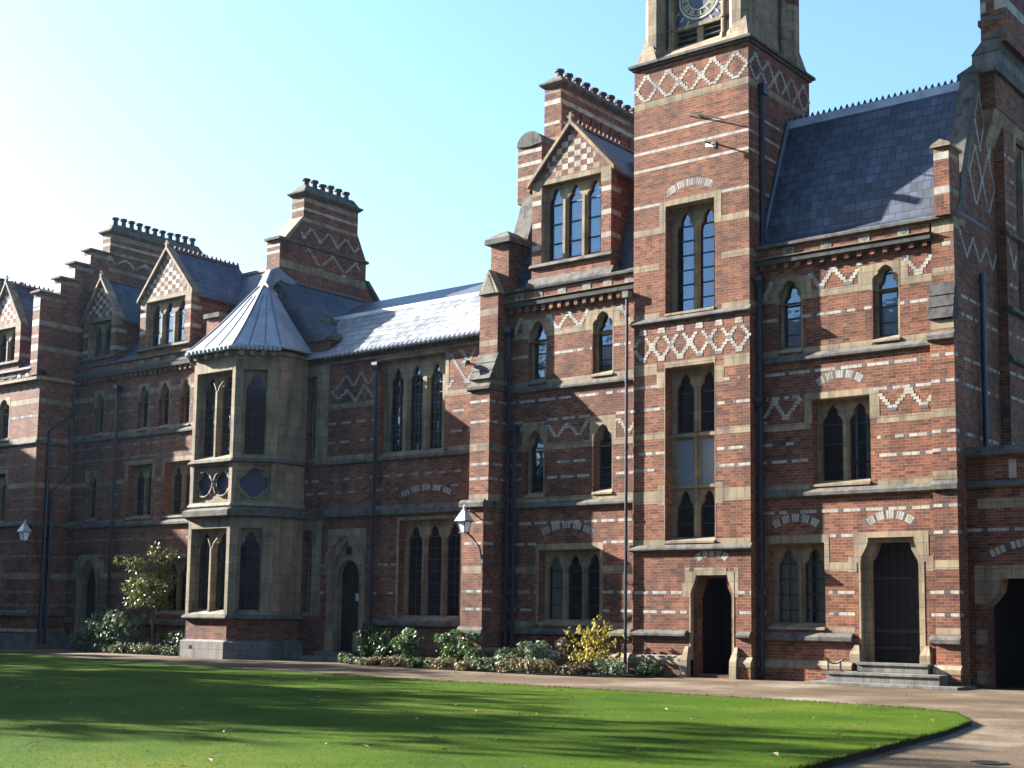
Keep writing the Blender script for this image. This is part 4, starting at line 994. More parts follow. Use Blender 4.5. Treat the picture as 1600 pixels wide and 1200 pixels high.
    quad(b, B0, xl, xr, 2.75, 2.97, .003, STONE)
    b.box(xl-.1, xr+.1, 30.75, 31.9, 0, .5, BRICK); b.box(xl-.1, xr+.1, 30.75, 31.9, .5, .6, STONE)
    b.build('buttress', t)
    k = M(); k.box(-26.25, -25.55, 31.75, 32.6, 11.2, 12.85, BRICK); k.box(-26.4, -25.42, 31.6, 32.75, 12.82, 12.98, WEATH)
    k.hexa([(-26.4, 31.6, 12.98), (-25.42, 31.6, 12.98), (-25.42, 32.75, 12.98), (-26.4, 32.75, 12.98)], [(-26.0, 31.95, 13.26), (-25.8, 31.95, 13.26), (-25.8, 32.5, 13.26), (-26.0, 32.5, 13.26)], WEATH)
    k.sweep([(-26.15, 32.3, 12.3), (-25.5, 32.3, 12.3), (-25.5, 32.75, 12.3), (-26.15, 32.75, 12.3)], [(-26.15, 33.7, 16.1), (-25.5, 33.7, 16.1), (-25.5, 34.1, 16.1), (-26.15, 34.1, 16.1)], WEATH)
    k.build('gable_coping', t)
    r = M()
    prof = [(31.72, 11.22), (32.28, 11.6), (32.36, 12.2), (33.6, 15.2), (33.75, 15.24), (36.5, 15.0), (39, 11)]
    for (a, z), (a2, z2) in zip(prof, prof[1:]): r.poly([(-25.6, a, z), (x1, a, z), (x1, a2, z2), (-25.6, a2, z2)], SLATE)
    r.build('roof', t)
    room(t, x0, x1, 34, 0, 11)
    dormer(t, 31.92, -24.8, -21.92, 11.57, 14.55, 16.1, 35.2, 3, 14.42, curtain=((.05, .3), (.4, .95)))
    c = chimney(t, -26.05, -25.4, 34.1, 39.2, 15.5, 18.5, [(18.35, .12, STONE), (18.0, .16, PALE), (17.3, .1, PALE), (16.75, .12, STONE)], 10, .22, panels=(16.6, 17.9, 9), label='long chimney stack with ribbed side and pots')
    h = M(); h.box(-26.4, -25.45, 33.2, 35, 14.5, 16.35, BRICK)
    for z in (15.3, 15.75, 16.15): quad(h, front(33.2), -26.4, -25.45, z-.06, z+.06, .004, PALE)
    n = 8
    for i in range(n): 
        a0, a1 = math.pi*i/n, math.pi*(i+1)/n; cx = -25.92; rr = .5
        h.sweep([(cx+rr*math.cos(a0), 33.15, 16.35+.75*rr*math.sin(a0)*1.2), (cx+rr*math.cos(a1), 33.15, 16.35+.75*rr*math.sin(a1)*1.2), (cx, 33.15, 16.3)], [(cx+rr*math.cos(a0), 34.2, 16.35+.75*rr*math.sin(a0)*1.2), (cx+rr*math.cos(a1), 34.2, 16.35+.75*rr*math.sin(a1)*1.2), (cx, 34.2, 16.3)], WEATH)
    h.build('chimney_shoulder', t)
    lancet(t, FR, -24.88, -24.17, 8.43, 10.35, 10.28, curtain=True); lancet(t, FR, -22.55, -21.8, 8.43, 10.35, 10.28)
    lancet(t, FR, -24.95, -24.22, 5.03, 7.05, 7.0, bars=.7); lancet(t, FR, -22.5, -21.8, 5.03, 7.05, 7.0, bars=.7)
    window(t, FR, -24.38, -22.22, 1.32, 3.45, 3, surround=(.12, .12, .18, 0), hb=.5, curtain=((.08, .26),))
    pipe(t, -25.45, 31.72, .2, 9.9, .075, (9.85,)); pipe(t, -25.2, 31.72, .2, 6.9, .075, (6.85,)); pipe(t, -20.98, 31.36, .1, 10.4, .05, None)
    hp = M(); hp.box(-21.1, -20.9, 31.28, 31.5, 10.4, 10.58, GREYST); hp.build('hopper', t)
    return t
range_mid()

# ------------------------------------------------------------------ low hall (D)
def hall_range():
    t = thing('low_hall', (-30, 32, 0), 'lower brick hall with a shining pale slate roof and tall three-light window', 'building')
    x0, x1 = -33.35, -26.35
    wins = [(-31.0, -28.15, 6.62, 9.75), (-29.98, -27.42, 1.38, 4.5), (-33.0, -31.62, 0, 4.05)]
    m = M(); panel(m, FR, x0, x1, 0, 10.05, wins)
    fr = [(-31.15, -28.0, 6.5, 10.1), (-30.1, -27.3, 1.3, 4.55), (-33.4, -31.4, 0, 4.3)]
    pale(m, FR, x0, x1, 8.32, 8.5, fr); dash(m, FR, x0, x1, 7.84, fr, gap=True, bl=.24); dash(m, FR, x0, x1, 7.2, fr, gap=True, bl=.24); pale(m, FR, x0, x1, 6.6, 6.74, fr)
    dash(m, FR, x0, x1, 5.95, fr, gap=True, bl=.3, wl=.3); dash(m, FR, x0, x1, 5.52, fr, gap=True, bl=.3, wl=.34)
    dash(m, FR, x0, x1, 3.1, fr, gap=True); dash(m, FR, x0, x1, 2.2, fr, gap=True, wl=.3, bl=.5)
    quad(m, FR, -27.4, -26.9, 9.86, 10.0, .003, STONE)
    zig(m, FR, [(-28.0, 8.6), (-27.85, 8.75)]); zig(m, FR, [(-27.95, 9.62), (-27.25, 8.72), (-26.75, 9.4)]); zig(m, FR, [(-27.5, 9.72), (-27.2, 9.32), (-26.95, 9.7)]); zig(m, FR, [(-27.0, 8.72), (-26.6, 9.1)])
    zig(m, FR, [(-33.0, 9.0), (-32.55, 9.45), (-32.2, 9.0), (-31.85, 9.5), (-31.5, 9.0), (-31.2, 9.5)]); zig(m, FR, [(-33.2, 8.95), (-32.9, 8.6), (-32.5, 8.95), (-32.1, 8.55), (-31.7, 9.0), (-31.3, 8.6)])
    seg_arch(m, FR, -28.87, 1.1, 5.18, .24, .18)
    m.poly([(x1, 37, 0), (x0, 37, 0), (x0, 37, 12), (x1, 37, 12)], BRICK)
    m.build('wall', t)
    s = M(); mould(s, FR, x0, -31.15, 6.6, 6.42, .1); mould(s, FR, -31.15, x1, 6.6, 6.42, .1); mould(s, FR, x0, x1, 5.0, 4.66, .16, slope=.16)
    mould(s, FR, -31.4, x1, 1.36, 1.14, .12); slab(s, FR, -31.5, x1, 0, .55, 0, .13, BRICK); slab(s, FR, -31.5, x1, .55, .64, 0, .14, GREYST)
    mould(s, FR, x0, x1, 10.12, 9.94, .16, WEATH, .05); slab(s, FR, -31.15, -28.0, 9.76, 9.94, -.02, .02, STONE); slab(s, FR, x0, x1, 9.86, 9.95, -.02, .06, STONE)
    s.build('string_course', t)
    r = M()
    prof = [(31.66, 10.14), (33.35, 11.83)]
    (a, z), (a2, z2) = prof; n = 8
    # courses of thick slates, each lapping the one below
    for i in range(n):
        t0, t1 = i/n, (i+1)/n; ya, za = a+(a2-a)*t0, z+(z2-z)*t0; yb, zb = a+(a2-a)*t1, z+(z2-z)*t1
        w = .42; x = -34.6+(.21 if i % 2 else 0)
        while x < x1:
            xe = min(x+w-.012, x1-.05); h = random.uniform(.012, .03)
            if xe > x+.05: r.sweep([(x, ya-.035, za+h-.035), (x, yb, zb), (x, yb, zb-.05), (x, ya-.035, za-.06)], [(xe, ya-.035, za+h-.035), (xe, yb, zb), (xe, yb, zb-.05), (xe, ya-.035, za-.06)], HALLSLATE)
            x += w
    for i in range(int((x1-x0)/.2)):
        x = x0+.1+i*.2; r.tube([(x, 31.55, 10.06), (x, 31.75, 10.2)], .06, LEAD, 6)
    r.prism_x([(33.3, 11.8), (33.36, 11.95), (33.5, 11.97), (33.5, 11.8)], -34.8, x1, LEAD)
    # leaded upper slope
    r.poly([(-35.5, 33.45, 11.86), (x1, 33.45, 11.86), (x1, 35.6, 12.97), (-35.5, 35.6, 12.97)], LEADD)
    for i in range(14):
        x = x1-.3-i*.62; r.prism_x([(33.45, 11.93), (33.75, 12.06), (33.75, 11.9), (33.45, 11.85)], x-.5, x, LEAD)
    r.poly([(-35.5, 35.6, 12.97), (x1, 35.6, 12.97), (x1, 38, 10.5), (-35.5, 38, 10.5)], LEADD)
    r.build('roof', t)
    room(t, x0, x1, 34.5, 0, 10)
    window(t, FR, -31.0, -28.15, 6.62, 9.75, 3, recess=.22, mull=.3, jamb=.3, top=.24, head=.55, hb=.3, vb=3, surround=(.16, .14, .15, 1.4))
    window(t, FR, -29.98, -27.42, 1.38, 4.5, 3, recess=.25, mull=.2, jamb=.15, top=.15, head=.55, hb=.36, vb=2, surround=(.1, .1, .1, 0))
    # door under a pointed hood
    d = M()
    def arch(c, w, zb, zs, zt, n=9):
        L = [(c-w, zb), (c+w, zb)]
        # two-centred
        h = zt-zs; rr = (w*w+h*h)/(2*w)
        a1 = math.asin(min(1, h/rr))
        for i in range(n): a = a1*i/n; L.append((c+w-rr+rr*math.cos(a), zs+rr*math.sin(a)))
        L.append((c, zt))
        for i in reversed(range(n)): a = a1*i/n; L.append((c-w+rr-rr*math.cos(a), zs+rr*math.sin(a)))
        return L
    c = -32.31
    plate(d, FR, [(-33.2, .3), (-31.42, .3), (-31.42, 4.3), (-33.2, 4.3)], [arch(c, .66, .301, 2.6, 3.9)], .02, .12, STONE)
    plate(d, FR, [(-33.0, .3), (-31.62, .3), (-31.62, 4.1), (-33.0, 4.1)], [arch(c, .5, .301, 2.75, 3.3)], -.1, .25, STONE)
    quad(d, FR, c-.14, c+.14, 3.45, 3.7, -.095, DARK)
    A0 = arch(c, .92, 3.0, 3.0, 4.22, 12)[1:]; A1 = arch(c, .8, 3.0, 3.0, 4.08, 12)[1:]
    for i in range(len(A0)-1):
        d.sweep([FR.p(*A0[i], .02), FR.p(*A0[i], .12), FR.p(*A1[i], .12), FR.p(*A1[i], .02)], [FR.p(*A0[i+1], .02), FR.p(*A0[i+1], .12), FR.p(*A1[i+1], .12), FR.p(*A1[i+1], .02)], STONE)
    for u in (-32.97, -31.65): slab(d, FR, u-.2, u+.2, .3, .95, -.1, .08, STONE)
    d.build('door_surround', t)
    e = M(); quad(e, FR, -32.85, -31.78, .3, 3.35, -.36, OAK)
    for i in range(5): slab(e, FR, -32.81+i*.2, -32.81+(i+1)*.2-.012, .3, 3.2, -.35, -.33, OAK)
    e.build('door', t)
    q = M(); quad(q, FR, -33.0, -31.62, 0, .3, -.01, GREYST); q.build('threshold', t)
    pipe(t, -31.0, 31.75, .3, 9.5, .075, (9.4,))
    return t
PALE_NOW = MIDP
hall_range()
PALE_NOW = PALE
def hall_bits():
    m = M(); m.box(-33.3, -31.2, 30.9, 31.88, 0, .16, GREYST); m.box(-33.1, -31.4, 31.3, 31.89, .16, .31, GREYST)
    tag(m.build('doorstep'), 'low shaded stone steps at the arched door beside the bay', 'steps')
    m = M(); slab(m, FR, -32.16, -31.86, 1.95, 2.2, -.329, -.31, PAINT); tag(m.build('notice'), 'small pale paper notice fixed on the arched door', 'notice')
    m = M(); P = front(31.86); cx, cz = -32.95, 2.35
    m.sweep([P.p(cx+.1*math.cos(2*math.pi*i/14), cz+.14*math.sin(2*math.pi*i/14), 0) for i in range(14)], [P.p(cx+.1*math.cos(2*math.pi*i/14), cz+.14*math.sin(2*math.pi*i/14), .03) for i in range(14)], GREYST); tag(m.build('wall_plaque'), 'small round pale plaque left of the arched door', 'plaque')
    m = M(); m.box(-26.66, -26.54, 31.0, 31.2, 9.06, 9.18, BLACK); m.box(-26.62, -26.56, 31.1, 31.5, 9.08, 9.13, BLACK); m.hexa([(-26.7, 30.93, 8.95), (-26.52, 30.93, 8.95), (-26.52, 31.02, 9.02), (-26.7, 31.02, 9.02)], [(-26.7, 30.93, 9.08), (-26.52, 30.93, 9.08), (-26.52, 31.02, 9.16), (-26.7, 31.02, 9.16)], GREYST)
    tag(m.build('floodlight'), 'small floodlight fixed high on the stepped buttress left of the tower', 'floodlight')
hall_bits()

# ------------------------------------------------------------------ cross wing with the canted bay (E)
def bay_wing():
    t = thing('bay_wing', (-36.5, 31.5, 0), 'two-storey stone bay with a ribbed lead spire roof on its brick cross wing', 'building')
    m = M(); panel(m, FR, -34.43, -33.35, 0, 10.2, [(-34.43, -33.95, 1.45, 4.3), (-34.43, -33.95, 6.62, 9.55)], BRICK)
    for z0, z1 in ((6.5, 9.9),): 
        quad(m, FR, -33.95, -33.35, z0, z1, .012, STONE); quad(m, FR, -34.43, -33.95, 9.55, z1, .012, STONE)
    quad(m, FR, -33.95, -33.5, 1.45, 4.6, .012, STONE); quad(m, FR, -34.43, -33.95, 4.3, 4.6, .012, STONE)
    for z in (5.95, 5.52): dash(m, FR, -34.4, -33.4, z, gap=True, wl=.35, bl=.2)
    for z in (2.2, 3.1): quad(m, FR, -33.5, -33.37, z-.04, z+.04, .004, PALE)
    # side walls and piers above the eaves
    m.poly([(-33.35, 31.9, 9), (-33.35, 36, 9), (-33.35, 36, 10.6), (-33.35, 31.9, 10.6)], BRICK)
    m.poly([(-39.4, 36, 0), (-39.4, 31.9, 0), (-39.4, 31.9, 10.6), (-39.4, 36, 10.6)], BRICK)
    m.poly([(-39.4, 31.9, 0), (-38.6, 31.9, 0), (-38.6, 31.9, 10.6), (-39.4, 31.9, 10.6)], BRICK)
    m.poly([(-38.6, 31.9, 9.5), (-34.43, 31.9, 9.5), (-34.43, 31.9, 10.6), (-38.6, 31.9, 10.6)], BRICK)
    m.build('wall', t); m = M()
    m.box(-34.3, -33.33, 31.86, 32.6, 9.9, 10.75, BRICK); m.box(-34.4, -33.25, 31.78, 32.7, 10.72, 10.86, WEATH); m.hexa([(-34.4, 31.78, 10.86), (-33.25, 31.78, 10.86), (-33.25, 32.7, 10.86), (-34.4, 32.7, 10.86)], [(-34.2, 32.1, 11.05), (-33.5, 32.1, 11.05), (-33.5, 32.6, 11.05), (-34.2, 32.6, 11.05)], WEATH)
    m.build('pier', t); m = M()
    m.box(-35.15, -34.4, 32.4, 33.2, 10.4, 11.55, BRICK); m.box(-35.25, -34.3, 32.3, 33.3, 11.52, 11.62, WEATH); m.hexa([(-35.2, 32.3, 11.62), (-34.35, 32.3, 11.62), (-34.35, 33.3, 11.62), (-35.2, 33.3, 11.62)], [(-34.9, 32.6, 11.9), (-34.6, 32.6, 11.9), (-34.6, 33.1, 11.9), (-34.9, 33.1, 11.9)], WEATH)
    m.build('pier', t); m = M()
    m.box(-40.0, -39.3, 31.95, 32.8, 10.6, 12.3, BRICK); m.box(-40.1, -39.2, 31.85, 32.9, 12.28, 12.45, WEATH)
    m.build('pier', t)
    corners = [(-38.6, 31.9), (-38.6, 30.6), (-37.6, 29.6), (-35.45, 29.6), (-34.43, 30.6), (-34.43, 31.9)]
    b = M(); specs = []
    for i in range(5):
        (xa, ya), (xb, yb) = corners[i], corners[i+1]; L = math.hypot(xb-xa, yb-ya); P = Pl(xa, ya, xb-xa, yb-ya)
        n = {2: 2, 1: 1, 3: 1}.get(i, 0)
        holes = []
        if n:
            g = .16 if n == 2 else .27
            holes = [(g, L-g-(.1 if i == 3 else 0), 1.45, 4.3), (g, L-g-(.1 if i == 3 else 0), 6.62, 9.6)]; specs.append((P, list(holes), n)); holes.append((.16, L-.16, 5.18, 6.42))
        panel(b, P, 0, L, 1.3, 10.25, holes, STONE, .3)
        panel(b, P, 0, L, .6, 1.3, (), BRICK, o=-.02)
        slab(b, P, -.07, L+.07, 0, .55, -.1, .14, GREYST)
        b.sweep([P.p(-.06, z, o) for o, z in ((-.05, .64), (.14, .55), (-.05, .55))], [P.p(L+.06, z, o) for o, z in ((-.05, .64), (.14, .55), (-.05, .55))], GREYST)
        for zt, zb_, pr in ((1.46, 1.28, .13), (6.62, 6.46, .12), (4.98, 4.66, .22), (5.14, 4.99, .08), (10.28, 10.1, .1)):
            k = pr*.41 if i in (1, 2, 3) else 0
            mould(b, P, -pr*.4, L+pr*.4, zt, zb_, pr, WEATH if pr > .1 else STONE, min(.1, pr))
        if i == 2:
            slab(b, P, .45, .6, .3, .42, .13, .145, DARK)
        if n:   # quatrefoil panels under the upper windows
            w = L-2*.16; k = n
            for q in range(k):
                u0 = .16+w*q/k; u1 = .16+w*(q+1)/k; c = (u0+u1)/2; hw = (u1-u0)/2-.03; cz = 5.8; rr = min(hw, .52)
                loop = []
                for j in range(32):
                    a = 2*math.pi*j/32; r_ = rr*(.72+.2*abs(math.cos(2*a))); loop.append((c+r_*math.cos(a), cz+r_*math.sin(a)))
                plate(b, P, [(u0, 5.18), (u1, 5.18), (u1, 6.42), (u0, 6.42)], [loop], -.13, .06, STONE)
                quad(b, P, u0, u1, 5.18, 6.42, -.22, CLKBLUE)
                ring = [(c+rr*math.cos(2*math.pi*j/24), cz+rr*math.sin(2*math.pi*j/24)) for j in range(24)]
                b.tube([P.p(u, z, -.1) for u, z in ring]+[P.p(*ring[0], -.1)], .035, STONE, 6)
    # corbel blocks under the eaves
    for i in range(1, 4):
        (xa, ya), (xb, yb) = corners[i], corners[i+1]; L = math.hypot(xb-xa, yb-ya); P = Pl(xa, ya, xb-xa, yb-ya)
        for q in range(4): u = L*(q+.5)/4; slab(b, P, u-.08, u+.08, 10.05, 10.2, 0, .2, STONE)
    bw = b.build('bay', t)
    for P, holes, n in specs:
        for h in holes: window(bw, P, *h, n, recess=.18, mull=.13, jamb=.1, top=.1, head=.55, hb=.3, vb=3, sill=True) if False else bay_window(bw, P, *h, n)
    for z0, z1 in ((1.45, 4.3), (6.62, 9.55)): bay_window(t, FR, -34.41, -33.95, z0, z1, 1)
    room(t, -38.5, -33.4, 31.84 if False else 34.5, 0, 10)
    i_ = M(); i_.poly([(-38.5, 31.8, 0), (-34.5, 31.8, 0), (-34.5, 31.8, 10.2), (-38.5, 31.8, 10.2)], DARK); i_.poly([(-38.5, 30.2, 4.9), (-34.5, 30.2, 4.9), (-34.5, 31.8, 4.9), (-38.5, 31.8, 4.9)], DARK); i_.build('dark_backing', t)  # near-black sheets put darkness behind the bay panes
    # lead spire: flared octagon roof with rolls and a scalloped eave
    s = M(); ap = (-36.5, 31.75, 13.25)
    E_ = [(-38.85, 31.95), (-38.85, 30.48), (-37.7, 29.33), (-35.36, 29.33), (-34.22, 30.48), (-34.22, 31.95)]
    def ringat(t_): # 0 eaves .. 1 apex, concave flare
        z = 10.36+(ap[2]-10.36)*t_; k = (1-t_)*(1-.05*math.sin(math.pi*min(1, t_*1.1))) if t_ < 1 else 0
        return [(ap[0]+(x-ap[0])*k, ap[1]+(y-ap[1])*k, z) for x, y in E_]
    RG = [ringat(i/8) for i in range(9)]
    for i in range(8):
        for j in range(5):
            s.poly([RG[i][j], RG[i][j+1], RG[i+1][j+1], RG[i+1][j]] if i < 7 else [RG[i][j], RG[i][j+1], ap], LEAD)
    s.poly([(x, y, 10.36) for x, y in E_][::-1], LEADD)
    for j in range(1, 5): s.tube([RG[i][j] for i in range(8)]+[ap], .04, HOOD, 6)
    for j in (1, 2, 3):
        for f_ in (.33, .67):
            s.tube([tuple(RG[i][j][k]*(1-f_)+RG[i][j+1][k]*f_ for k in range(3)) for i in range(7)], .026, HOOD, 6)
        n = 11
        for q in range(n):
            a = tuple(RG[0][j][k]*(1-(q+.5)/n)+RG[0][j+1][k]*(q+.5)/n for k in range(3)); nrm = Vector((a[0]-ap[0], a[1]-ap[1], 0)).normalized()
            s.lathe(a[0], a[1], [(.02, 10.2), (.075, 10.24), (.085, 10.33), (.03, 10.37)], LEAD, 8)
    s.tube([RG[0][j] for j in range(6)], .05, LEAD, 6)
    s.build('spire_roof', t)
    h = M()   # rounded lead hood joining the spire to the ridge behind
    hp = [(31.45, 12.55, .5), (31.5, 13.1, .42), (31.75, 13.6, .33), (32.1, 13.78, .26), (32.5, 13.6, .2), (33.0, 13.42, .16)]
    prev = None
    for y, z, r_ in hp:
        L = [(-36.45+r_*math.sin(a), y, z-(1-math.cos(a))*r_*1.5) for a in [R(-110+220*i/10) for i in range(11)]]
        if prev:
            for i in range(10): h.poly([prev[i], prev[i+1], L[i+1], L[i]], HOOD)
        prev = L
    h.build('lead_hood', t)
    r = M(); rx, rz = -36.4, 13.35
    r.poly([(rx, 31.9, rz), (-33.2, 31.9, 10.6), (-33.2, 36.5, 10.6), (rx, 36.5, rz)], SLATE); r.poly([(-39.5, 31.9, 10.6), (rx, 31.9, rz), (rx, 36.5, rz), (-39.5, 36.5, 10.6)], SLATE)
    r.poly([(-39.5, 31.92, 10.6), (-33.2, 31.92, 10.6), (rx, 31.92, rz)], SLATE)
    r.prism_y([(rx-.12, rz-.06), (rx, rz+.1), (rx+.12, rz-.06)], 32.9, 36.4, TILE)
    for i in range(15): y = 33.0+i*.23; r.hexa([(rx-.03, y-.06, rz+.06), (rx+.03, y-.06, rz+.06), (rx+.03, y+.06, rz+.06), (rx-.03, y+.06, rz+.06)], [(rx-.02, y-.02, rz+.2), (rx+.02, y-.02, rz+.2), (rx+.02, y+.02, rz+.2), (rx-.02, y+.02, rz+.2)], TILE)
    r.build('roof', t)
    return t
def bay_window(parent, P, x0, x1, z0, z1, n):
    m = M(); jamb, mull, rec, th, top = .07, .13, .26, .1, .1
    W = x1-x0; lw = (W-2*jamb-(n-1)*mull)/n; cs = [x0+jamb+lw/2+i*(lw+mull) for i in range(n)]
    plate(m, P, [(x0, z0), (x1, z0), (x1, z1), (x0, z1)], [light_shape(c, lw, z0+.06, z1-top, .6) for c in cs], -rec, th, STONE)
    for i in range(n-1):
        c = (cs[i]+cs[i+1])/2; slab(m, P, c-.045, c+.045, z0, z1-.65, -rec, -rec+.16, STONE)
        for sx in (-1, 1): m.tube([P.p(c, z1-.72, -rec+.1), P.p(c+sx*.1, z1-.5, -rec+.1), P.p(c+sx*.24, z1-.32, -rec+.06)], .035, STONE, 6)
    m.sweep([P.p(x0, z, o) for o, z in ((-rec, z0+.16), (.02, z0), (-rec, z0))], [P.p(x1, z, o) for o, z in ((-rec, z0+.16), (.02, z0), (-rec, z0))], STONE)
    quad(m, P, x0+.01, x1-.01, z0+.02, z1-.02, -rec-th-.012, GLASS)
    for c in cs:
        k = max(2, int(round((z1-z0)/.3)))
        for i in range(1, k): z = z0+(z1-z0)*i/k; slab(m, P, c-lw/2, c+lw/2, z-.012, z+.012, -rec-th-.01, -rec-th+.02, BAR)
        for i in range(1, 3): u = c-lw/2+lw*i/3; slab(m, P, u-.01, u+.01, z0+.05, z1-.12, -rec-th-.01, -rec-th+.02, BAR)
    return m.build('window', parent)
bay_wing()

# ------------------------------------------------------------------ range left of the bay (F)
def range_left():
    t = thing('brick_range', (-43, 32, 0), 'shaded striped brick range between the stone bay and the stepped gable with two dormers', 'building', 'striped brick ranges of the college')
    x0, x1 = -48.05, -39.4
    lan = [(-46.72, -46.05), (-43.88, -43.22), (-42.6, -41.95), (-41.3, -40.72)]
    wins = [(a, b, 8.42, 10.2) for a, b in lan]+[(-46.98, -46.3, 5.03, 7.0), (-44.3, -42.82, 5.03, 7.08), (-42.06, -40.55, 5.03, 7.08), (-47.3, -45.9, 0, 3.7), (-42.2, -40.5, 1.45, 3.5)]
    m = M(); panel(m, FR, x0, x1, 0, 11.0, wins)
    fr = [(a-.02, b+.02, 8.3, 10.2) for a, b in lan]+[(-47.1, -46.2, 5, 7.1), (-44.5, -42.6, 5, 7.28), (-42.26, -40.35, 5, 7.28), (-47.4, -45.8, 0, 3.8), (-42.3, -40.4, 1.3, 3.7)]
    pale(m, FR, x0, x1, 8.3, 8.46, fr); pale(m, FR, x0, x1, 9.78, 9.97, fr); dash(m, FR, x0, x1, 9.24, fr, gap=True)
    dash(m, FR, x0, x1, 7.88, fr, gap=True); dash(m, FR, x0, x1, 7.4, fr, gap=True); pale(m, FR, x0, x1, 6.38, 6.57, fr); dash(m, FR, x0, x1, 6.0, fr, gap=True); dash(m, FR, x0, x1, 5.56, fr, gap=True); pale(m, FR, x0, x1, 4.9, 5.02, fr)
    dash(m, FR, x0, x1, 4.24, fr, gap=True); dash(m, FR, x0, x1, 3.63, fr, gap=True); pale(m, FR, x0, x1, 2.75, 2.97, fr); dash(m, FR, x0, x1, 2.23, fr); dash(m, FR, x0, x1, 1.71, fr)
    for a, b in ((-47.1, -46.98), (-46.3, -46.2)): quad(m, FR, a, b, 6.38, 7.1, .004, STONE)
    quad(m, FR, -47.6, -47.3, 2.75, 3.5, .004, STONE); quad(m, FR, -45.9, -45.6, 2.75, 3.5, .004, STONE)
    m.poly([(x1, 39, 0), (x0, 39, 0), (x0, 39, 11), (x1, 39, 11)], BRICK)
    # right gable under the chimney
    m.poly([(-36.83, 31.9, 9), (-36.83, 39, 9), (-36.83, 39, 11.2), (-36.83, 36.95, 14.2), (-36.83, 33.0, 14.2), (-36.83, 31.9, 11.2)], BRICK)
    m.build('wall', t)
    s = M(); mould(s, FR, x0, x1, 8.32, 8.12, .1); mould(s, FR, x0, x1, 4.92, 4.7, .12); mould(s, FR, x0, -47.4, 1.25, 1.0, .12); mould(s, FR, -45.8, x1, 1.25, 1.0, .12)
    for i in range(28): u = x0+.2+i*.3; slab(s, FR, u-.06, u+.06, 10.5, 10.68, -.05, .13, BRICK)
    mould(s, FR, x0, x1, 10.85, 10.64, .2, DARKST, .03); slab(s, FR, x0, x1, 10.85, 11.12, -.3, .1, BRICK)  # dark eaves course with the underside shade painted in
    for i in range(9): shield(s, FR, x0+.6+i*.95, 10.87, 11.1, .1)
    mould(s, FR, x0, x1, 11.26, 11.11, .2, WEATH, .06); slab(s, FR, x0, -47.4, 0, .5, 0, .13, GREYST); slab(s, FR, -45.8, x1, 0, .5, 0, .13, GREYST)
    s.build('string_course', t)
    r = M()
    prof = [(31.72, 11.14), (32.3, 11.55), (35.4, 14.95), (39, 11)]
    for (a, z), (a2, z2) in zip(prof, prof[1:]): r.poly([(x0, a, z), (-36.85, a, z), (-36.85, a2, z2), (x0, a2, z2)], SLATE)
    r.prism_x([(35.3, 14.9), (35.4, 15.06), (35.5, 14.9)], x0, -36.85, TILE)
    r.build('roof', t)
    room(t, x0, x1, 34.3, 0, 11)
    dormer(t, 31.92, -47.72, -45.52, 11.15, 13.2, 14.72, 34.9, 2, 13.02, label='shaded left-hand dormer beside the stepped gable')
    dormer(t, 31.92, -44.0, -40.92, 11.15, 13.55, 15.3, 35.4, 3, 13.38, label='right-hand dormer with a sunlit chequered gable')
    c = chimney(t, -37.45, -36.8, 33.65, 36.45, 15.9, 16.85, [(16.7, .16, STONE), (16.35, .1, PALE), (15.95, .14, STONE)], 6, .3, label='chimney with splayed shoulders beside the bay roof')
    h = M(); h.box(-37.5, -36.8, 32.55, 36.95, 11.5, 14.95, BRICK); S = right(-36.8); F_ = front(32.55)
    quad(h, S, 32.55, 36.95, 13.95, 14.22, .004, STONE); zig(h, S, mat=PALE, pts=[(33.7, 14.7), (33.95, 14.85), (34.55, 14.28), (35.2, 14.85), (35.8, 14.28), (36.4, 14.85), (36.6, 14.6)], w=.11)
    for z in (13.2, 13.6, 14.5, 14.75): quad(h, F_, -37.5, -36.8, z-.05, z+.05, .004, PALE)
    h.hexa([(-37.56, 32.45, 14.95), (-36.74, 32.45, 14.95), (-36.74, 37.05, 14.95), (-37.56, 37.05, 14.95)], [(-37.56, 32.45, 15.05), (-36.74, 32.45, 15.05), (-36.74, 37.05, 15.05), (-37.56, 37.05, 15.05)], WEATH)
    h.hexa([(-37.5, 32.8, 15.05), (-36.8, 32.8, 15.05), (-36.8, 36.95, 15.05), (-37.5, 36.95, 15.05)], [(-37.45, 33.62, 16.0), (-36.8, 33.62, 16.0), (-36.8, 36.45, 16.0), (-37.45, 36.45, 16.0)], BRICK)
    h.sweep([(-37.52, 32.75, 15.06), (-36.78, 32.75, 15.06), (-36.78, 32.9, 15.03), (-37.52, 32.9, 15.03)], [(-37.47, 33.58, 16.02), (-36.78, 33.58, 16.02), (-36.78, 33.7, 16.0), (-37.47, 33.7, 16.0)], STONE)
    zig(h, right(-36.79), mat=PALE, pts=[(33.5, 15.45), (33.7, 15.25), (34.05, 15.7), (34.5, 15.25), (34.95, 15.7), (35.4, 15.25), (35.85, 15.7), (36.3, 15.25), (36.5, 15.5)], w=.11)
    h.sweep([(-37.55, 36.9, 14.3), (-36.75, 36.9, 14.3), (-36.75, 37.1, 14.3), (-37.55, 37.1, 14.3)], [(-37.55, 38.6, 12.6), (-36.75, 38.6, 12.6), (-36.75, 38.8, 12.6), (-37.55, 38.8, 12.6)], WEATH)
    h.build('chimney_base', t)
    for a, b in lan: lancet(t, FR, a, b, 8.42, 10.2, 10.12, bars=.6)
    lancet(t, FR, -46.98, -46.3, 5.03, 7.0, 6.95, bars=.7)
    window(t, FR, -44.3, -42.82, 5.03, 7.08, 2, surround=(.18, .18, .17, 0.6), hb=.6); window(t, FR, -42.06, -40.55, 5.03, 7.08, 2, surround=(.18, .18, .17, .6), hb=.6)
    window(t, FR, -42.2, -40.5, 1.45, 3.5, 2, surround=(.1, .1, .15, 0), hb=.5)
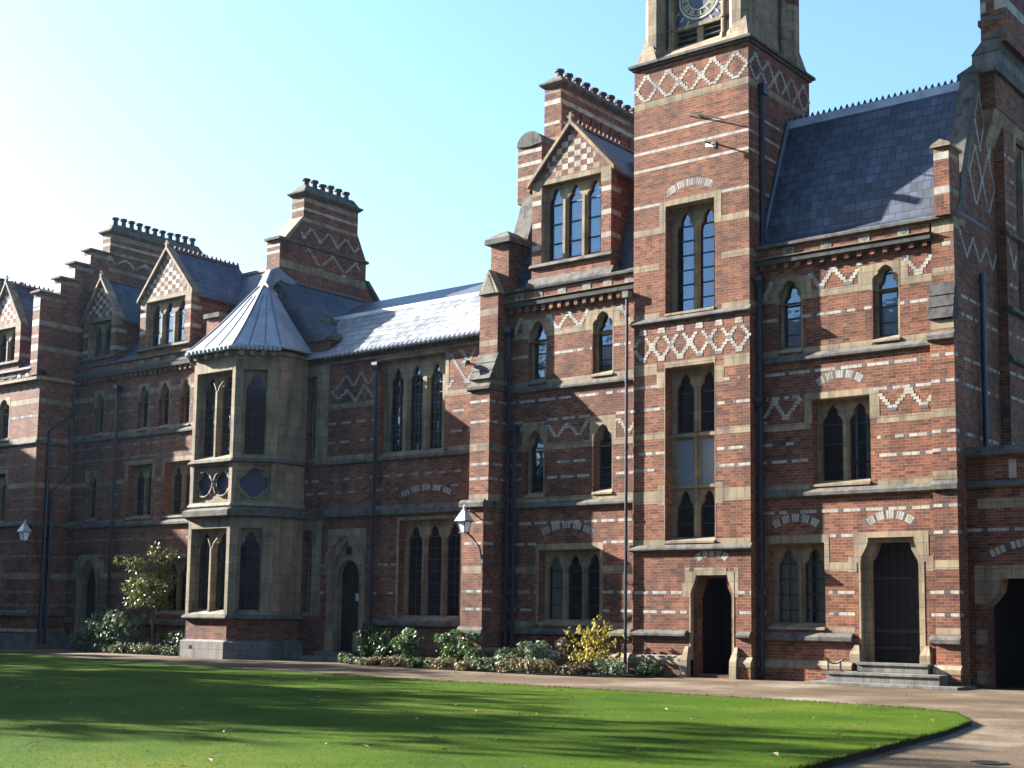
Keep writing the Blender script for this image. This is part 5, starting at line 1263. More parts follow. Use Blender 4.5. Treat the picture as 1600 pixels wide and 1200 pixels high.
    d = M(); plate(d, FR, [(-47.3, 0), (-45.9, 0), (-45.9, 3.7), (-47.3, 3.7)], [light_shape(-46.6, 1.16, .01, 3.55, 1.2, 'arch')], .02, .2, STONE)
    plate(d, FR, [(-47.3, 0), (-45.9, 0), (-45.9, 3.7), (-47.3, 3.7)], [light_shape(-46.6, .98, .01, 3.35, 1.1, 'arch')], -.18, .15, STONE)
    d.build('door_surround', t); e = M(); quad(e, FR, -47.2, -46.0, 0, 3.45, -.4, OAK); e.build('door', t)
    pipe(t, -45.0, 31.75, .25, 10.0, .075, (9.95,))
    return t
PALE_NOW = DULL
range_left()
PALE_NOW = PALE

# ------------------------------------------------------------------ projecting range with stepped gable (H)
def range_far():
    t = thing('brick_range', (-52, 31, 0), 'projecting brick range at the far left with a stepped gable and pots along its chimney', 'building', 'striped brick ranges of the college')
    y0, x0, x1 = 30.27, -62, -48.05
    P = front(y0); S = right(x1)
    lan = [(-51.0, -50.1, 8.3, 10.05)]
    wins = lan+[(-51.7, -50.1, 4.95, 6.95), (-51.7, -50.1, 1.6, 3.5)]
    m = M(); panel(m, P, x0, x1, 0, 11.0, wins); panel(m, S, y0, 31.9, 0, 10.745)
    fr = [(-51.05, -50.05, 8.2, 10.1), (-51.9, -49.95, 4.9, 7.12), (-51.9, -49.95, 1.4, 3.7)]
    for Q, a, b, ex in ((P, x0, x1, fr), (S, y0, 31.9, [])):
        pale(m, Q, a, b, 8.15, 8.3, ex); pale(m, Q, a, b, 9.65, 9.85, ex); dash(m, Q, a, b, 9.15, ex); dash(m, Q, a, b, 10.25, ex, h=.14, gap=True, wl=.2, bl=.25); dash(m, Q, a, b, 7.7, ex, gap=True); dash(m, Q, a, b, 7.2, ex, gap=True)
        pale(m, Q, a, b, 6.3, 6.5, ex); dash(m, Q, a, b, 5.9, ex, gap=True); dash(m, Q, a, b, 5.45, ex, gap=True); dash(m, Q, a, b, 4.2, ex, gap=True); dash(m, Q, a, b, 3.6, ex, gap=True); pale(m, Q, a, b, 2.72, 2.95, ex); dash(m, Q, a, b, 2.2, ex, gap=True); dash(m, Q, a, b, 1.7, ex, gap=True)
    m.poly([(x1, 40, 0), (x0, 40, 0), (x0, 40, 11), (x1, 40, 11)], BRICK); m.poly([(x0, 40, 0), (x0, y0, 0), (x0, y0, 11), (x0, 40, 11)], BRICK)
    m.build('wall', t)
    s = M()
    for Q, a, b in ((P, x0, x1+.05), (S, y0-.05, 31.9)):
        mould(s, Q, a, b, 8.17, 8.0, .1); mould(s, Q, a, b, 4.98, 4.75, .12); mould(s, Q, a, b, 1.5, 1.25, .12); mould(s, Q, a, b, .78, .6, .1, STONE); slab(s, Q, a, b, 0, .6, 0, .1, GREYST)
        mould(s, Q, a, b, 10.72, 10.52, .2, STONE, .06)
    slab(s, P, x0, x1, 10.72, 10.98, -.3, .1, BRICK); mould(s, P, x0, x1-.45, 11.1, 10.97, .2, WEATH, .06)
    for i in range(7): shield(s, P, x1-.75-i*.6, 10.73, 10.96, .1)
    s.build('string_course', t)
    # crow-stepped gable wall
    g = M(); gx = x1-.48
    steps_ = [(30.05, 31.15, 14.1), (31.15, 31.9, 14.85), (31.6, 32.55, 15.6), (32.3, 33.4, 16.3)]
    prof = [(30.1, 10.75), (40, 10.75), (40, 16.0), (32.3, 16.0), (32.3, 16.25)]
    g.box(gx, x1, 30.1, 31.2, 10.75, 14.05, BRICK); g.box(gx, x1, 31.2, 31.75, 10.75, 14.8, BRICK); g.box(gx, x1, 31.75, 32.4, 10.75, 15.55, BRICK); g.box(gx, x1, 32.4, 38.2, 10.75, 16.25, BRICK)
    for y_, z_, ln in ((30.1, 14.05, 1.15), (30.98, 14.8, .85), (31.6, 15.55, .85), (32.3, 16.25, 1.1)):
        if y_ > 30.2: g.box(gx+.002, x1-.002, y_, y_+.4, z_-.72, z_, BRICK)
        g.hexa([(gx-.09, y_-.12, z_), (x1+.09, y_-.12, z_), (x1+.09, y_+ln, z_), (gx-.09, y_+ln, z_)], [(gx-.09, y_-.12, z_+.07), (x1+.09, y_-.12, z_+.07), (x1+.09, y_+ln, z_+.07), (gx-.09, y_+ln, z_+.07)], WEATH)
        g.hexa([(gx-.09, y_-.12, z_+.07), (x1+.09, y_-.12, z_+.07), (x1+.09, y_+ln, z_+.07), (gx-.09, y_+ln, z_+.07)], [(gx+.2, y_+.05, z_+.17), (x1-.2, y_+.05, z_+.17), (x1-.2, y_+ln, z_+.17), (gx+.2, y_+ln, z_+.17)], WEATH)
        quad(g, front(y_), gx, x1, z_-.55, z_-.2, .005, PALE); quad(g, S, y_, y_+ln, z_-.25, z_-.1, .005, STONE)
    G = front(30.1)
    for z in (12.85, 11.85): quad(g, G, gx, x1, z-.13, z+.13, .005, PALE); quad(g, S, 30.1, 32.6, z-.1, z+.1, .005, STONE)
    for z in (13.4, 12.3, 11.3): quad(g, G, gx, x1, z-.05, z+.05, .005, PALE)
    quad(g, S, 33.2, 38.0, 15.55, 15.7, .005, STONE)
    zig(g, S, mat=PALE, pts=[(33.2, 16.2), (33.5, 15.85), (34.0, 16.2), (34.5, 15.85), (35.0, 16.2), (35.5, 15.85), (36.0, 16.2), (36.5, 15.85), (37, 16.2)], w=.11)
    g.build('stepped_gable', t)
    chimney(t, x1-.55, x1, 33.2, 38.0, 16.3, 17.15, [(17.05, .18, STONE), (16.72, .1, PALE), (16.35, .14, STONE)], 11, .34, label='long chimney with eleven pots on the stepped gable')
    chimney(t, -57.2, -56.5, 30.2, 35.0, 12, 15.75, [(15.5, .15, STONE), (15.1, .1, PALE)], 9, .34, label='chimney end with rounded top at the far left edge')
    r = M(); pr = [(30.1, 11.0), (30.7, 11.5), (34.6, 15.5), (40, 11)]
    for (a, z), (a2, z2) in zip(pr, pr[1:]): r.poly([(x0, a, z), (gx, a, z), (gx, a2, z2), (x0, a2, z2)], SLATE)
    r.build('roof', t)
    room(t, x0, x1-.3, 33, 0, 11)
    dormer(t, 30.3, -52.0, -49.68, 11.1, 13.1, 14.82, 34.2, 2, 12.95, label='dormer with a chequered gable cut by the left edge of the picture')
    lancet(t, P, -51.0, -50.1, 8.3, 10.05, 9.98); window(t, P, -51.7, -50.1, 4.95, 6.95, 2, surround=(.16, .16, .16, .5)); window(t, P, -51.7, -50.1, 1.6, 3.5, 2, surround=(.1, .1, .15, 0))
    q = M(); q.tube([(-47.92, 31.75, 10.3), (-47.92, 31.75, 9.35), (-47.92, 30.75, 8.55), (-47.92, 30.75, .2)], .075, IRON, 8); q.build('downpipe', t)
    q = M(); q.tube([(-47.9, 31.72, 9.2), (-47.9, 31.72, 6.9), (-47.9, 30.98, 6.2), (-47.9, 30.98, .2)], .075, IRON, 8); q.build('downpipe', t)
    return t
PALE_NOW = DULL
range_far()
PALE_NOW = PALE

# ------------------------------------------------------------------ gateway and great hall at the right
def gateway():
    t = thing('gateway', (-9, 33, 0), 'low brick gateway with a dark arched passage at the right edge', 'gateway')
    P = front(32.3); x0, x1 = -11.87, -5
    m = M(); panel(m, P, x0, x1, 0, 5.5, [(-11.45, -8.2, 0, 2.62)], depth=.5)
    fr = [(-11.6, -8, 0, 2.95)]
    pale(m, P, -11.6, x1, 4.2, 4.44, fr); dash(m, P, x0, x1, 3.7, fr, bl=.12, wl=.5); pale(m, P, -11.72, x1, 2.55, 2.86)
    quad(m, P, -11.72, -11.45, 1.95, 2.55, .004, STONE); quad(m, P, -11.7, -11.45, 1.02, 1.35, .004, STONE); quad(m, P, -11.7, -11.45, .1, .4, .004, STONE)
    seg_arch(m, P, -10.15, 1.25, 2.98, .35, .17); quad(m, P, -10.85, -10.67, 4.9, 5.35, .004, PALE)
    m.build('wall', t); m = M(); m.poly([(x1, 40, 0), (x0, 40, 0), (x0, 40, 5.4), (x1, 40, 5.4)], BRICK); m.build('back_wall', t)
    s = M(); mould(s, P, x0, x1, 4.86, 4.68, .14, WEATH); mould(s, P, x0+.02, x1, 5.68, 5.42, .2, WEATH, .12); s.build('coping', t)
    for xx, sx in ((-11.45, 1), (-8.2, -1)):
        a = M(); q = ((0, 1.9), (.1, 2.0), (.3, 2.25), (.34, 2.45), (.36, 2.62), (0, 2.62))
        a.sweep([P.p(xx+sx*u, z, .0) for u, z in q], [P.p(xx+sx*u, z, -.5) for u, z in q], STONE); a.build('arch_corbel', t)
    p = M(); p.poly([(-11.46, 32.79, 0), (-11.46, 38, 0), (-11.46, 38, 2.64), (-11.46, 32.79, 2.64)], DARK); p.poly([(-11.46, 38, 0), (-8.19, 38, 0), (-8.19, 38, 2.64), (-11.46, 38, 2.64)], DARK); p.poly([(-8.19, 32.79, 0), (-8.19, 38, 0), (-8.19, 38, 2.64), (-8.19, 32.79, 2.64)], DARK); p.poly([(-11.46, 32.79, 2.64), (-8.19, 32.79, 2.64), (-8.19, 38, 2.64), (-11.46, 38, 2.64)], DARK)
    p.build('passage', t)  # passage faces coloured near-black for the shade inside
    r = M(); r.poly([(x0, 32.3, 5.6), (x1, 32.3, 5.6), (x1, 36, 5.7), (x0, 36, 5.7)], LEADD); r.build('roof', t)
gateway()
def great_hall():
    t = thing('great_hall', (-11.6, 40, 0), 'tall brick hall at the right edge with pale chequered upper wall and an arched window', 'building')
    S = right(-11.62); m = M(); y0, y1 = 34.86, 44
    panel(m, S, y0, y1, 0, 17.2, [(35.75, 38.0, 9.6, 14.2)], depth=.4)
    m.poly([(-11.62, y0, 0), (-12.1, y0, 0), (-12.1, y0, 17.2), (-11.62, y0, 17.2)][::-1], BRICK); m.poly([(-12.1, y0, 10), (-12.1, y1, 10), (-12.1, y1, 17.2), (-12.1, y0, 17.2)], BRICK)
    fr = [(35.6, 38.2, 9.5, 15.1)]
    pale(m, S, y0, y1, 15.1, 15.32)
    for r in range(9):
        for k in range(30):
            if (k+r) % 2 == 0: quad(m, S, y0+.05+k*.3, y0+.35+k*.3, 15.34+r*.2, 15.54+r*.2, .004, PALE)
    for z in (13.6, 13.0, 12.4, 11.8, 10.2, 8.9, 7.87, 7.24, 6.03): dash(m, S, y0, y1, z, fr)
    for k in range(5): 
        zig(m, S, [(35.0+k*.8, 11.4), (35.4+k*.8, 10.7), (35.8+k*.8, 11.4)], excl=fr, w=.11)
    # arched head of the big window
    c, w = 36.9, 1.15
    n = 12
    for i in range(n):
        a, b = math.pi*i/n, math.pi*(i+1)/n
        m.poly([S.p(c-w*math.cos(a), 13.9+w*math.sin(a), .01), S.p(c-w*math.cos(b), 13.9+w*math.sin(b), .01), S.p(c-(w+.2)*math.cos(b), 13.9+(w+.2)*math.sin(b), .01), S.p(c-(w+.2)*math.cos(a), 13.9+(w+.2)*math.sin(a), .01)], STONE)
    m.build('wall', t)
    s = M(); mould(s, S, y0, y1, 8.35, 8.15, .1); mould(s, S, y0, y1, 9.62, 9.42, .14); mould(s, S, y0, y1, 11.62, 11.45, .08); s.build('string_course', t)
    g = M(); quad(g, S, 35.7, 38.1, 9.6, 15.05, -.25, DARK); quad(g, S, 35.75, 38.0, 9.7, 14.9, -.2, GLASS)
    for y in (36.5, 37.25): slab(g, S, y-.08, y+.08, 9.6, 15.0, -.2, -.05, STONE)
    g.build('window', t)
    r = M(); r.box(-12.2, -11.55, y0-.05, y1, 17.2, 17.35, WEATH); r.poly([(-12.1, y0+2, 13), (-12.1, y1, 13), (-20, y1, 12), (-20, y0+4, 12)], SLATE); r.build('roof', t)
great_hall()

# ------------------------------------------------------------------ lanterns, drain cover
def lantern(name, x, y, z, wall, label, k=1.):
    objs = []
    t = thing(name, (x, wall, z-.6), label, 'lantern', 'wall lanterns of the quad')
    f = M(); w0, w1 = .095, .15
    for sx in (-1, 1):
        for sy in (-1, 1): f.tube([(x+sx*w0, y+sy*w0, z-.2), (x+sx*w1, y+sy*w1, z+.11)], .014, BLACK, 5)
    f.box(x-w0-.02, x+w0+.02, y-w0-.02, y+w0+.02, z-.23, z-.2, BLACK); f.box(x-w1-.06, x+w1+.06, y-w1-.06, y+w1+.06, z+.1, z+.13, BLACK)
    f.build('lantern_frame', t)
    g = M(); b = [(x-w0, y-w0, z-.2), (x+w0, y-w0, z-.2), (x+w0, y+w0, z-.2), (x-w0, y+w0, z-.2)]; u = [(x-w1, y-w1, z+.1), (x+w1, y-w1, z+.1), (x+w1, y+w1, z+.1), (x-w1, y+w1, z+.1)]
    g.hexa(b, u, MILK); g.build('lantern_glass', t)
    r = M(); r.hexa([(x-w1-.05, y-w1-.05, z+.13), (x+w1+.05, y-w1-.05, z+.13), (x+w1+.05, y+w1+.05, z+.13), (x-w1-.05, y+w1+.05, z+.13)], [(x-.06, y-.06, z+.42), (x+.06, y-.06, z+.42), (x+.06, y+.06, z+.42), (x-.06, y+.06, z+.42)], PAINT)
    r.lathe(x, y, [(.05, z+.41), (.08, z+.45), (.035, z+.48), (.05, z+.53), (.02, z+.56), (.008, z+.61)], PAINT, 8); r.build('lantern_roof', t)
    k = M(); k.tube([(x+.02, y, z+.24), (x+.1, y+.1, z+.42), (x+.2, (y+wall)/2, z+.34), (x+.22, wall, z+.2)], .022, BLACK, 6)
    k.tube([(x+.12, y, z-.22), (x+.2, y+.15, z-.35), (x+.26, wall-.1, z-.6), (x+.27, wall, z-1.0)], .028, BLACK, 6); k.box(x+.2, x+.34, wall-.03, wall+.01, z-1.1, z-.85, BLACK)
    k.build('bracket', t)
lantern('wall_lantern', -25.95, 30.35, 4.13, 30.85, 'sunlit lantern on a black bracket on the stepped brick buttress')
lantern('wall_lantern', -47.75, 29.75, 4.38, 30.27, 'dimmer lantern on the shaded wall at the far left')
m = M(); m.lathe(-5.35, 15.05, [(.2, .004), (.2, .012), (.17, .012), (.17, .008), (.02, .01)], BLACK, 20); tag(m.build('drain_cover'), 'small round iron drain cover in the gravel path', 'drain cover')

# ------------------------------------------------------------------ planting
LG = mat_leaf("green_leaf", [(.03, .06, .015), (.05, .10, .03), (.10, .16, .06)], .38, .2)
LR = mat_leaf("rose_leaf", [(.06, .12, .03), (.14, .24, .07), (.26, .38, .15)], .45, .25)
LB = mat_leaf("ball_leaf", [(.06, .12, .03), (.11, .19, .06)], .5, .25)
LY = mat_leaf("yellow_leaf", [(.30, .24, .03), (.52, .42, .05), (.62, .50, .10), (.22, .24, .05)], .5, .35)
LS = mat_leaf("silver_leaf", [(.09, .14, .06), (.22, .30, .15), (.40, .47, .30)], .5, .2)
LC = mat_leaf("ground_cover_leaf", [(.09, .12, .04), (.20, .23, .09), (.36, .34, .20), (.42, .19, .06), (.55, .52, .36)], .5, .25)
LT = mat_leaf("sapling_leaf", [(.07, .12, .02), (.15, .22, .05), (.30, .33, .09), (.26, .17, .06)], .4, .25)
LF = mat_leaf("fallen_leaf", [(.35, .24, .08), (.5, .42, .22), (.18, .08, .03)], .7, .1)
LBR = mat_leaf("brown_leaf", [(.14, .09, .05), (.24, .17, .09), (.12, .13, .05)], .6, .2)
def leaf(m, p, n, s, k, rnd, asp=.6):
    a = n.orthogonal().normalized(); b = n.cross(a); t = rnd.uniform(0, 6.28); u = a*math.cos(t)+b*math.sin(t); v = n.cross(u)
    i = len(m.v); m.v += [tuple(p-u*s), tuple(p+v*s*asp+n*s*.15), tuple(p+u*s), tuple(p-v*s*asp+n*s*.15)]; m.f.append([i, i+1, i+2, i+3]); m.m.append(k)
def clump(m, c, rad, n, size, mat, rnd, shell=.5, up_=.5):
    k = m.mi(mat); c = Vector(c)
    for _ in range(n):
        while True:
            d = Vector((rnd.uniform(-1, 1), rnd.uniform(-1, 1), rnd.uniform(-1, 1)))
            if .05 < d.length < 1: break
        r = d.length**shell; d.normalize()
        p = c+Vector((d.x*rad[0], d.y*rad[1], d.z*rad[2]))*r
        if p.z < .02: p.z = .02+rnd.random()*.05
        nn = (d*.7+Vector((rnd.uniform(-1, 1), rnd.uniform(-1, 1), rnd.uniform(-1, 1)+up_))).normalized()
        leaf(m, p, nn, size*rnd.uniform(.6, 1.3), k, rnd)
def bush(name, c, blobs, mat, size, label, cat, seed, stems=6, stem_r=.012):
    """blobs: (dx,dy,z,rx,ry,rz,n)"""
    rnd = random.Random(seed); t = thing(name, (c[0], c[1], 0), label, cat)
    m = M()
    for dx, dy, z, rx, ry, rz, n in blobs: clump(m, (c[0]+dx, c[1]+dy, z), (rx, ry, rz), n, size, mat, rnd)
    m.build('foliage', t)
    s = M()
    for i in range(stems):
        b = blobs[i % len(blobs)]; e = (c[0]+b[0]+rnd.uniform(-.4, .4)*b[3], c[1]+b[1]+rnd.uniform(-.4, .4)*b[4], b[2]+b[5]*rnd.uniform(.2, .9))
        o = (c[0]+rnd.uniform(-.08, .08), c[1]+rnd.uniform(-.05, .05), 0)
        s.tube([o, ((o[0]+e[0])/2+rnd.uniform(-.05, .05), (o[1]+e[1])/2, e[2]*.5), e], [stem_r, stem_r*.8, stem_r*.4], BARK, 5)
    s.build('stem', t)
    return t
def rblobs(n, w, d, zlo, zhi, r, cnt, seed):
    rnd = random.Random(seed); return [(rnd.uniform(-w, w), rnd.uniform(-d, d), rnd.uniform(zlo, zhi), r*rnd.uniform(.7, 1.3), r*rnd.uniform(.7, 1.2), r*rnd.uniform(.6, 1.1), cnt) for _ in range(n)]
bush('shrub', (-29.95, 31.1), rblobs(14, .65, .35, .3, 1.05, .33, 110, 1), LG, .06, 'dark green shrub in shade right of the arched door steps', 'shrub', 11)
bush('rose_bush', (-28.5, 30.7), rblobs(15, .38, .3, .2, 1.0, .2, 55, 2), LR, .065, 'glossy green rose bush below the ground floor hall window', 'rose bush', 12, 9)
bush('rose_bush', (-27.2, 31.0), rblobs(7, .28, .2, .3, .9, .14, 26, 3), LR, .06, 'thin sparse rose bush between two fuller rose bushes', 'rose bush', 13, 7)
bush('rose_bush', (-26.2, 30.6), rblobs(17, .5, .3, .2, 1.05, .2, 55, 4), LR, .065, 'wide rose bush in front of the buttress with the lantern', 'rose bush', 14, 10)
bush('ball_shrub', (-25.3, 30.2), [(0, 0, .33, .33, .3, .32, 1500)], LB, .03, 'small round bright green clipped ball shrub, left of its pair', 'shrub', 15)
bush('ball_shrub', (-24.3, 30.3), [(0, 0, .36, .36, .3, .3, 1000), (.35, .1, .38, .3, .28, .28, 700)], LB, .032, 'wider bright green rounded shrub in the middle of the bed', 'shrub', 16)
bush('shrub', (-23.3, 30.4), rblobs(10, .4, .3, .25, .75, .22, 110, 5), LS, .045, 'grey green leafy shrub left of the yellow bush', 'shrub', 17)
bush('shrub', (-22.75, 30.9), rblobs(7, .25, .2, .4, .85, .16, 55, 6), LBR, .05, 'small brownish withered shrub beside the yellow bush', 'shrub', 18)
def yellow_bush():
    t = thing('yellow_bush', (-21.65, 30.8, 0), 'airy bush with drooping bright yellow autumn leaves', 'bush'); rnd = random.Random(21)
    s = M(); m = M(); k = m.mi(LY); c = Vector((-21.65, 30.8, 0))
    for i in range(34):
        a = rnd.uniform(0, 6.28); l = rnd.uniform(.25, .95); h = rnd.uniform(.5, 1.35)
        if i < 3: l, h = .15+.25*i, 1.62-.12*i
        e = c+Vector((math.cos(a)*l*1.25, math.sin(a)*l*.6, h)); mid = c+Vector((math.cos(a)*l*.35, math.sin(a)*l*.2, h*.65))
        s.tube([c+Vector((math.cos(a)*.04, math.sin(a)*.04, 0)), mid, e], [.014, .009, .004], BARK, 5)
        for j in range(20):
            q = rnd.uniform(.25, 1.05); p = (mid.lerp(e, (q-.3)/.7) if q > .3 else c.lerp(mid, q/.3*.9))+Vector((rnd.uniform(-.1, .1), rnd.uniform(-.1, .1), rnd.uniform(-.12, .03)))
            leaf(m, p, Vector((rnd.uniform(-1, 1), rnd.uniform(-1, .2), rnd.uniform(-.2, .6))).normalized(), rnd.uniform(.045, .085), k, rnd, .55)
    for i in range(8): clump(m, (c.x+rnd.uniform(-.9, .9), c.y-.2, rnd.uniform(.3, .5)), (.22, .2, .15), 24, .06, LY, rnd)
    m.build('foliage', t); s.build('stem', t)
yellow_bush()
def ground_cover(name, pts, n, mats, h, seed, label):
    rnd = random.Random(seed); m = M()
    for _ in range(n):
        i = rnd.randrange(len(pts)-1); t = rnd.random(); (x, y, w), (x2, y2, w2) = pts[i], pts[i+1]
        cx, cy, ww = x+(x2-x)*t, y+(y2-y)*t, w+(w2-w)*t
        clump(m, (cx, cy+rnd.uniform(-ww, ww), h*rnd.uniform(.25, .9)), (.2, .18, h*.6), 16, .052, rnd.choice(mats), rnd)
    o = m.build(name); o['kind'] = 'stuff'; o['label'] = label; o['category'] = 'ground cover'
def mound(x, y, w, h, mat, size, seed, label, n=700):
    rnd = random.Random(seed); b = []
    for i in range(9): b.append((rnd.uniform(-w, w)*.75, rnd.uniform(-.22, .22), h*rnd.uniform(.25, .75), w*.4, .22, h*rnd.uniform(.3, .5), n//9))
    bush('low_plant', (x, y), b, mat, size, label, 'plant', seed, 5, .008)
MOUNDS = [(-30.9, 30.6, .35, .3, LR, 'low green plant at the left tip of the long bed'), (-30.1, 30.1, .5, .22, LS, 'low silvery plant spilling on the path left of the rose bushes'), (-29.1, 29.9, .5, .26, LC, 'low rusty and pale plant in front of the first rose bush'),
          (-28.0, 29.75, .5, .26, LC, 'low pale plant in front of the gap between the rose bushes'), (-27.1, 29.7, .3, .25, LB, 'small bright green low plant in front of the sparse rose bush'), (-26.2, 29.6, .5, .3, LC, 'low pale plant in front of the wide rose bush'),
          (-25.1, 29.5, .45, .28, LC, 'low rusty plant in front of the round ball shrub'), (-24.1, 29.45, .5, .4, LS, 'silvery plant in front of the wider ball shrub'), (-23.1, 29.3, .55, .45, LC, 'broad speckled plant left of the yellow bush at the path edge'),
          (-22.1, 29.4, .55, .36, LC, 'broad speckled plant at the path edge below the yellow bush'), (-21.2, 29.4, .5, .34, LBR, 'brown flecked low plant right below the yellow bush'), (-20.4, 29.8, .5, .42, LS, 'grey green low plant right of the yellow bush'), (-19.7, 30.5, .4, .38, LG, 'dark green low plant at the right tip of the bed by the small doorway')]
for i, (x, y, w, h, mt, lb) in enumerate(MOUNDS): mound(x, y, w, h, mt, .05, 300+i, lb)
bush('shrub', (-43.3, 30.8), rblobs(34, 1.7, .4, .2, 1.3, .38, 90, 7), LS, .075, 'broad grey green shrub in the bed left of the stone bay', 'shrub', 41, 10)
bush('shrub', (-40.0, 31.2), rblobs(12, .8, .3, .2, .9, .3, 70, 9), LG, .055, 'dark low shrub at the foot of the stone bay', 'shrub', 43, 6)
ground_cover('ground_cover', [(-46.3, 31.2, .1), (-44.2, 30.6, .2), (-41.5, 30.4, .25), (-38.7, 30.3, .2)], 230, [LS, LC, LG], .28, 32, 'low grey ground cover at the edge of the left bed')
def sapling():
    t = thing('sapling', (-40.9, 30.8, 0), 'young slender tree with a loose small crown in front of the shaded range', 'tree'); rnd = random.Random(51)
    s = M(); c = Vector((-40.9, 30.8, 0)); top = Vector((-41.2, 30.8, 3.3))
    s.tube([c, c+Vector((-.03, 0, .9)), c+Vector((-.12, 0, 1.8)), top], [.05, .042, .035, .01], BARK, 7)
    m = M()
    for i in range(34):
        f = rnd.uniform(.45, .98); b = c.lerp(top, f); a = rnd.uniform(0, 6.28); l = rnd.uniform(.45, 1.15)*(1.15-abs(f-.72)*1.3)
        e = b+Vector((math.cos(a)*l*1.15-.3*l, math.sin(a)*l*.8, l*rnd.uniform(.05, .75))); s.tube([b, b.lerp(e, .5)+Vector((0, 0, .05)), e], [.014, .01, .004], BARK, 5)
        clump(m, e, (.3, .28, .2), 48, .058, LT, rnd); clump(m, b.lerp(e, .6), (.26, .22, .16), 30, .055, LT, rnd)
    for i in range(5): clump(m, (-41.0+rnd.uniform(-.2, .3), 30.8, 3.3+i*.15), (.22, .2, .18), 22, .065, LT, rnd)
    s.build('trunk', t); m.build('crown', t)
sapling()
# fallen leaves: one mesh, many leaves lying about
def fallen():
    rnd = random.Random(77); proto = None
    def put(x, y, z, label, group):
        nonlocal proto
        if proto is None:
            m = M(); k = m.mi(LF); s = .05
            m.v += [(-s, 0, .004), (0, -s*.6, .022), (s, 0, .006), (0, s*.6, .02)]; m.f.append([0, 1, 2, 3]); m.m.append(k)
            proto = m.build('fallen_leaf'); o = proto
        else: o = proto.copy(); COL.objects.link(o)
        o.location = (x, y, z); o.rotation_euler = (rnd.uniform(-.3, .3), rnd.uniform(-.3, .3), rnd.uniform(0, 6.28)); q = rnd.uniform(.55, 1.3); o.scale = (q, q, 1)
        o['label'] = label; o['category'] = 'leaf'; o['group'] = group
    n = 0
    while n < 120:
        d = 12+rnd.random()*21; a = YAW+R(rnd.uniform(-20, 21)); x, y = -math.sin(a)*d, math.cos(a)*d
        if not inside(x, y) or (x > -9 and y > 22): continue
        put(x, y, LZ+.025, 'small dry autumn leaf lying on the lawn', 'fallen leaves on the lawn'); n += 1
    for i in range(22): put(rnd.uniform(-34, -8), rnd.uniform(25, 28.5), .005, 'small dry autumn leaf lying on the gravel path', 'fallen leaves on the path')
fallen()

# ------------------------------------------------------------------ the rest of the quad plus added light blockers, outside the frame: it shades the lawn and shows in the panes
def outer_range(name, x0, x1, y0, y1, ze, zr, label, axis):
    t = thing(name, ((x0+x1)/2, (y0+y1)/2, 0), label, 'building')
    m = M(); m.box(x0, x1, y0, y1, 0, ze, BRICK)
    P = right(x1) if axis == 'y' else Pl(x1, y1, -1, 0)
    L = (y1-y0) if axis == 'y' else (x1-x0); u0 = y0 if axis == 'y' else 0
    for z in (1.7, 2.2, 4.9, 6, 8.3, 9.2): quad(m, P, u0, u0+L, z-.06, z+.06, .004, PALE)
    m.build('wall', t); g = M(); n = int(L/3.4)
    for i in range(n):
        for z in (1.3, 5, 8.5): quad(g, P, u0+1+i*3.4, u0+2.3+i*3.4, z, z+1.9, .01, DARK)
    g.build('window', t); r = M()
    if axis == 'y': c = (x0+x1)/2; r.prism_y([(x0-.3, ze-.1), (x1+.3, ze-.1), (c, zr)], y0-.3, y1+.3, SLATE)
    else: c = (y0+y1)/2; r.prism_x([(y0-.3, ze-.1), (y1+.3, ze-.1), (c, zr)], x0-.3, x1+.3, SLATE)
    r.build('roof', t)
outer_range('brick_range', -74, -63.2, -34, 25.05, 8, 11.0, 'long low brick range closing the left side of the quad', 'y')
outer_range('brick_range', -74, -63.2, 25.4, 30, 12.5, 16.2, 'unseen tall brick block added to shade the far left range', 'y')  # invented block, sized to throw shade on the far left wall
outer_range('brick_range', -69, 25, -44, -35, 12, 17.5, 'brick range closing the near side of the quad behind the camera', 'x')
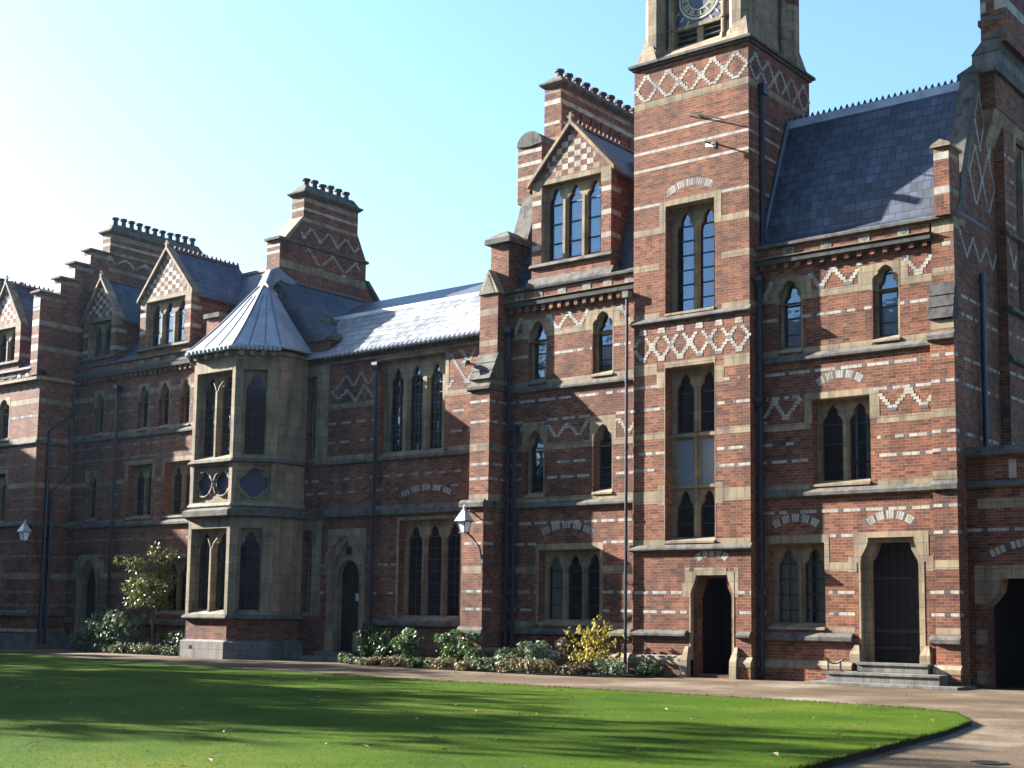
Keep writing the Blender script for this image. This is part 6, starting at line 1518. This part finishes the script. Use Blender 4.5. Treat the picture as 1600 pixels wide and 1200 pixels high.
outer_range('sky_blocker', -58, 30, -27, -14, 18, 22.5, 'unseen tall block added behind the camera to cut sky light', 'x')  # added out of view to block sky light and deepen shade
def quad_tree(x, y, h, r, seed, n, label):
    rnd = random.Random(seed); t = thing('tree', (x, y, 0), label, 'tree', 'trees on the left of the lawn'); s = M()
    s.tube([(x, y, 0), (x+.1, y, h*.3), (x, y+.1, h*.6), (x, y, h*.95)], [.35, .28, .18, .04], BARK, 9); m = M()
    for i in range(n):
        a = rnd.uniform(0, 6.28); z = h*rnd.uniform(.32, .97); w = r*math.sqrt(max(.05, 1-((z/h-.6)/.42)**2))*rnd.uniform(.45, 1.05); e = Vector((x+math.cos(a)*w, y+math.sin(a)*w, z))
        s.tube([(x, y, z*.75), tuple(Vector((x, y, z*.85)).lerp(e, .5)), tuple(e)], [.07, .05, .015], BARK, 5)
        clump(m, e, (r*.25, r*.25, r*.17), 62, .23, LG, rnd)
    s.build('trunk', t); m.build('crown', t)
quad_tree(-57, 10.5, 17, 5.2, 61, 85, 'tall leafy tree on the left of the lawn, second from the path')
quad_tree(-59, 5, 18, 5.4, 62, 85, 'tall leafy tree on the left of the lawn, third from the path')
quad_tree(-56, 19, 13, 4.6, 63, 70, 'lowest leafy tree on the left of the lawn, nearest the path')
quad_tree(-44, 5.0, 16, 4.4, 65, 62, 'slimmer leafy tree on the lawn in front of the tall trees')
quad_tree(-49, 7.0, 16, 5.2, 64, 85, 'leafy tree standing on the lawn furthest from the path')

# ------------------------------------------------------------------ thin blue volume added to imitate the lens glare veil
def glare_veil():
    m, nt, bs = nmat("glare_veil_volume"); nt.nodes.remove(bs)
    v = nt.nodes.new('ShaderNodeVolumePrincipled'); v.inputs['Color'].default_value = (.5, .7, 1, 1); v.inputs['Density'].default_value = .0001; v.inputs['Anisotropy'].default_value = .65
    nt.links.new(v.outputs[0], nt.nodes['Material Output'].inputs['Volume'])
    b = M(); b.box(-160, 160, -160, 160, -1.1, 31.5, m); o = b.build('glare_veil'); o['kind'] = 'stuff'
glare_veil()
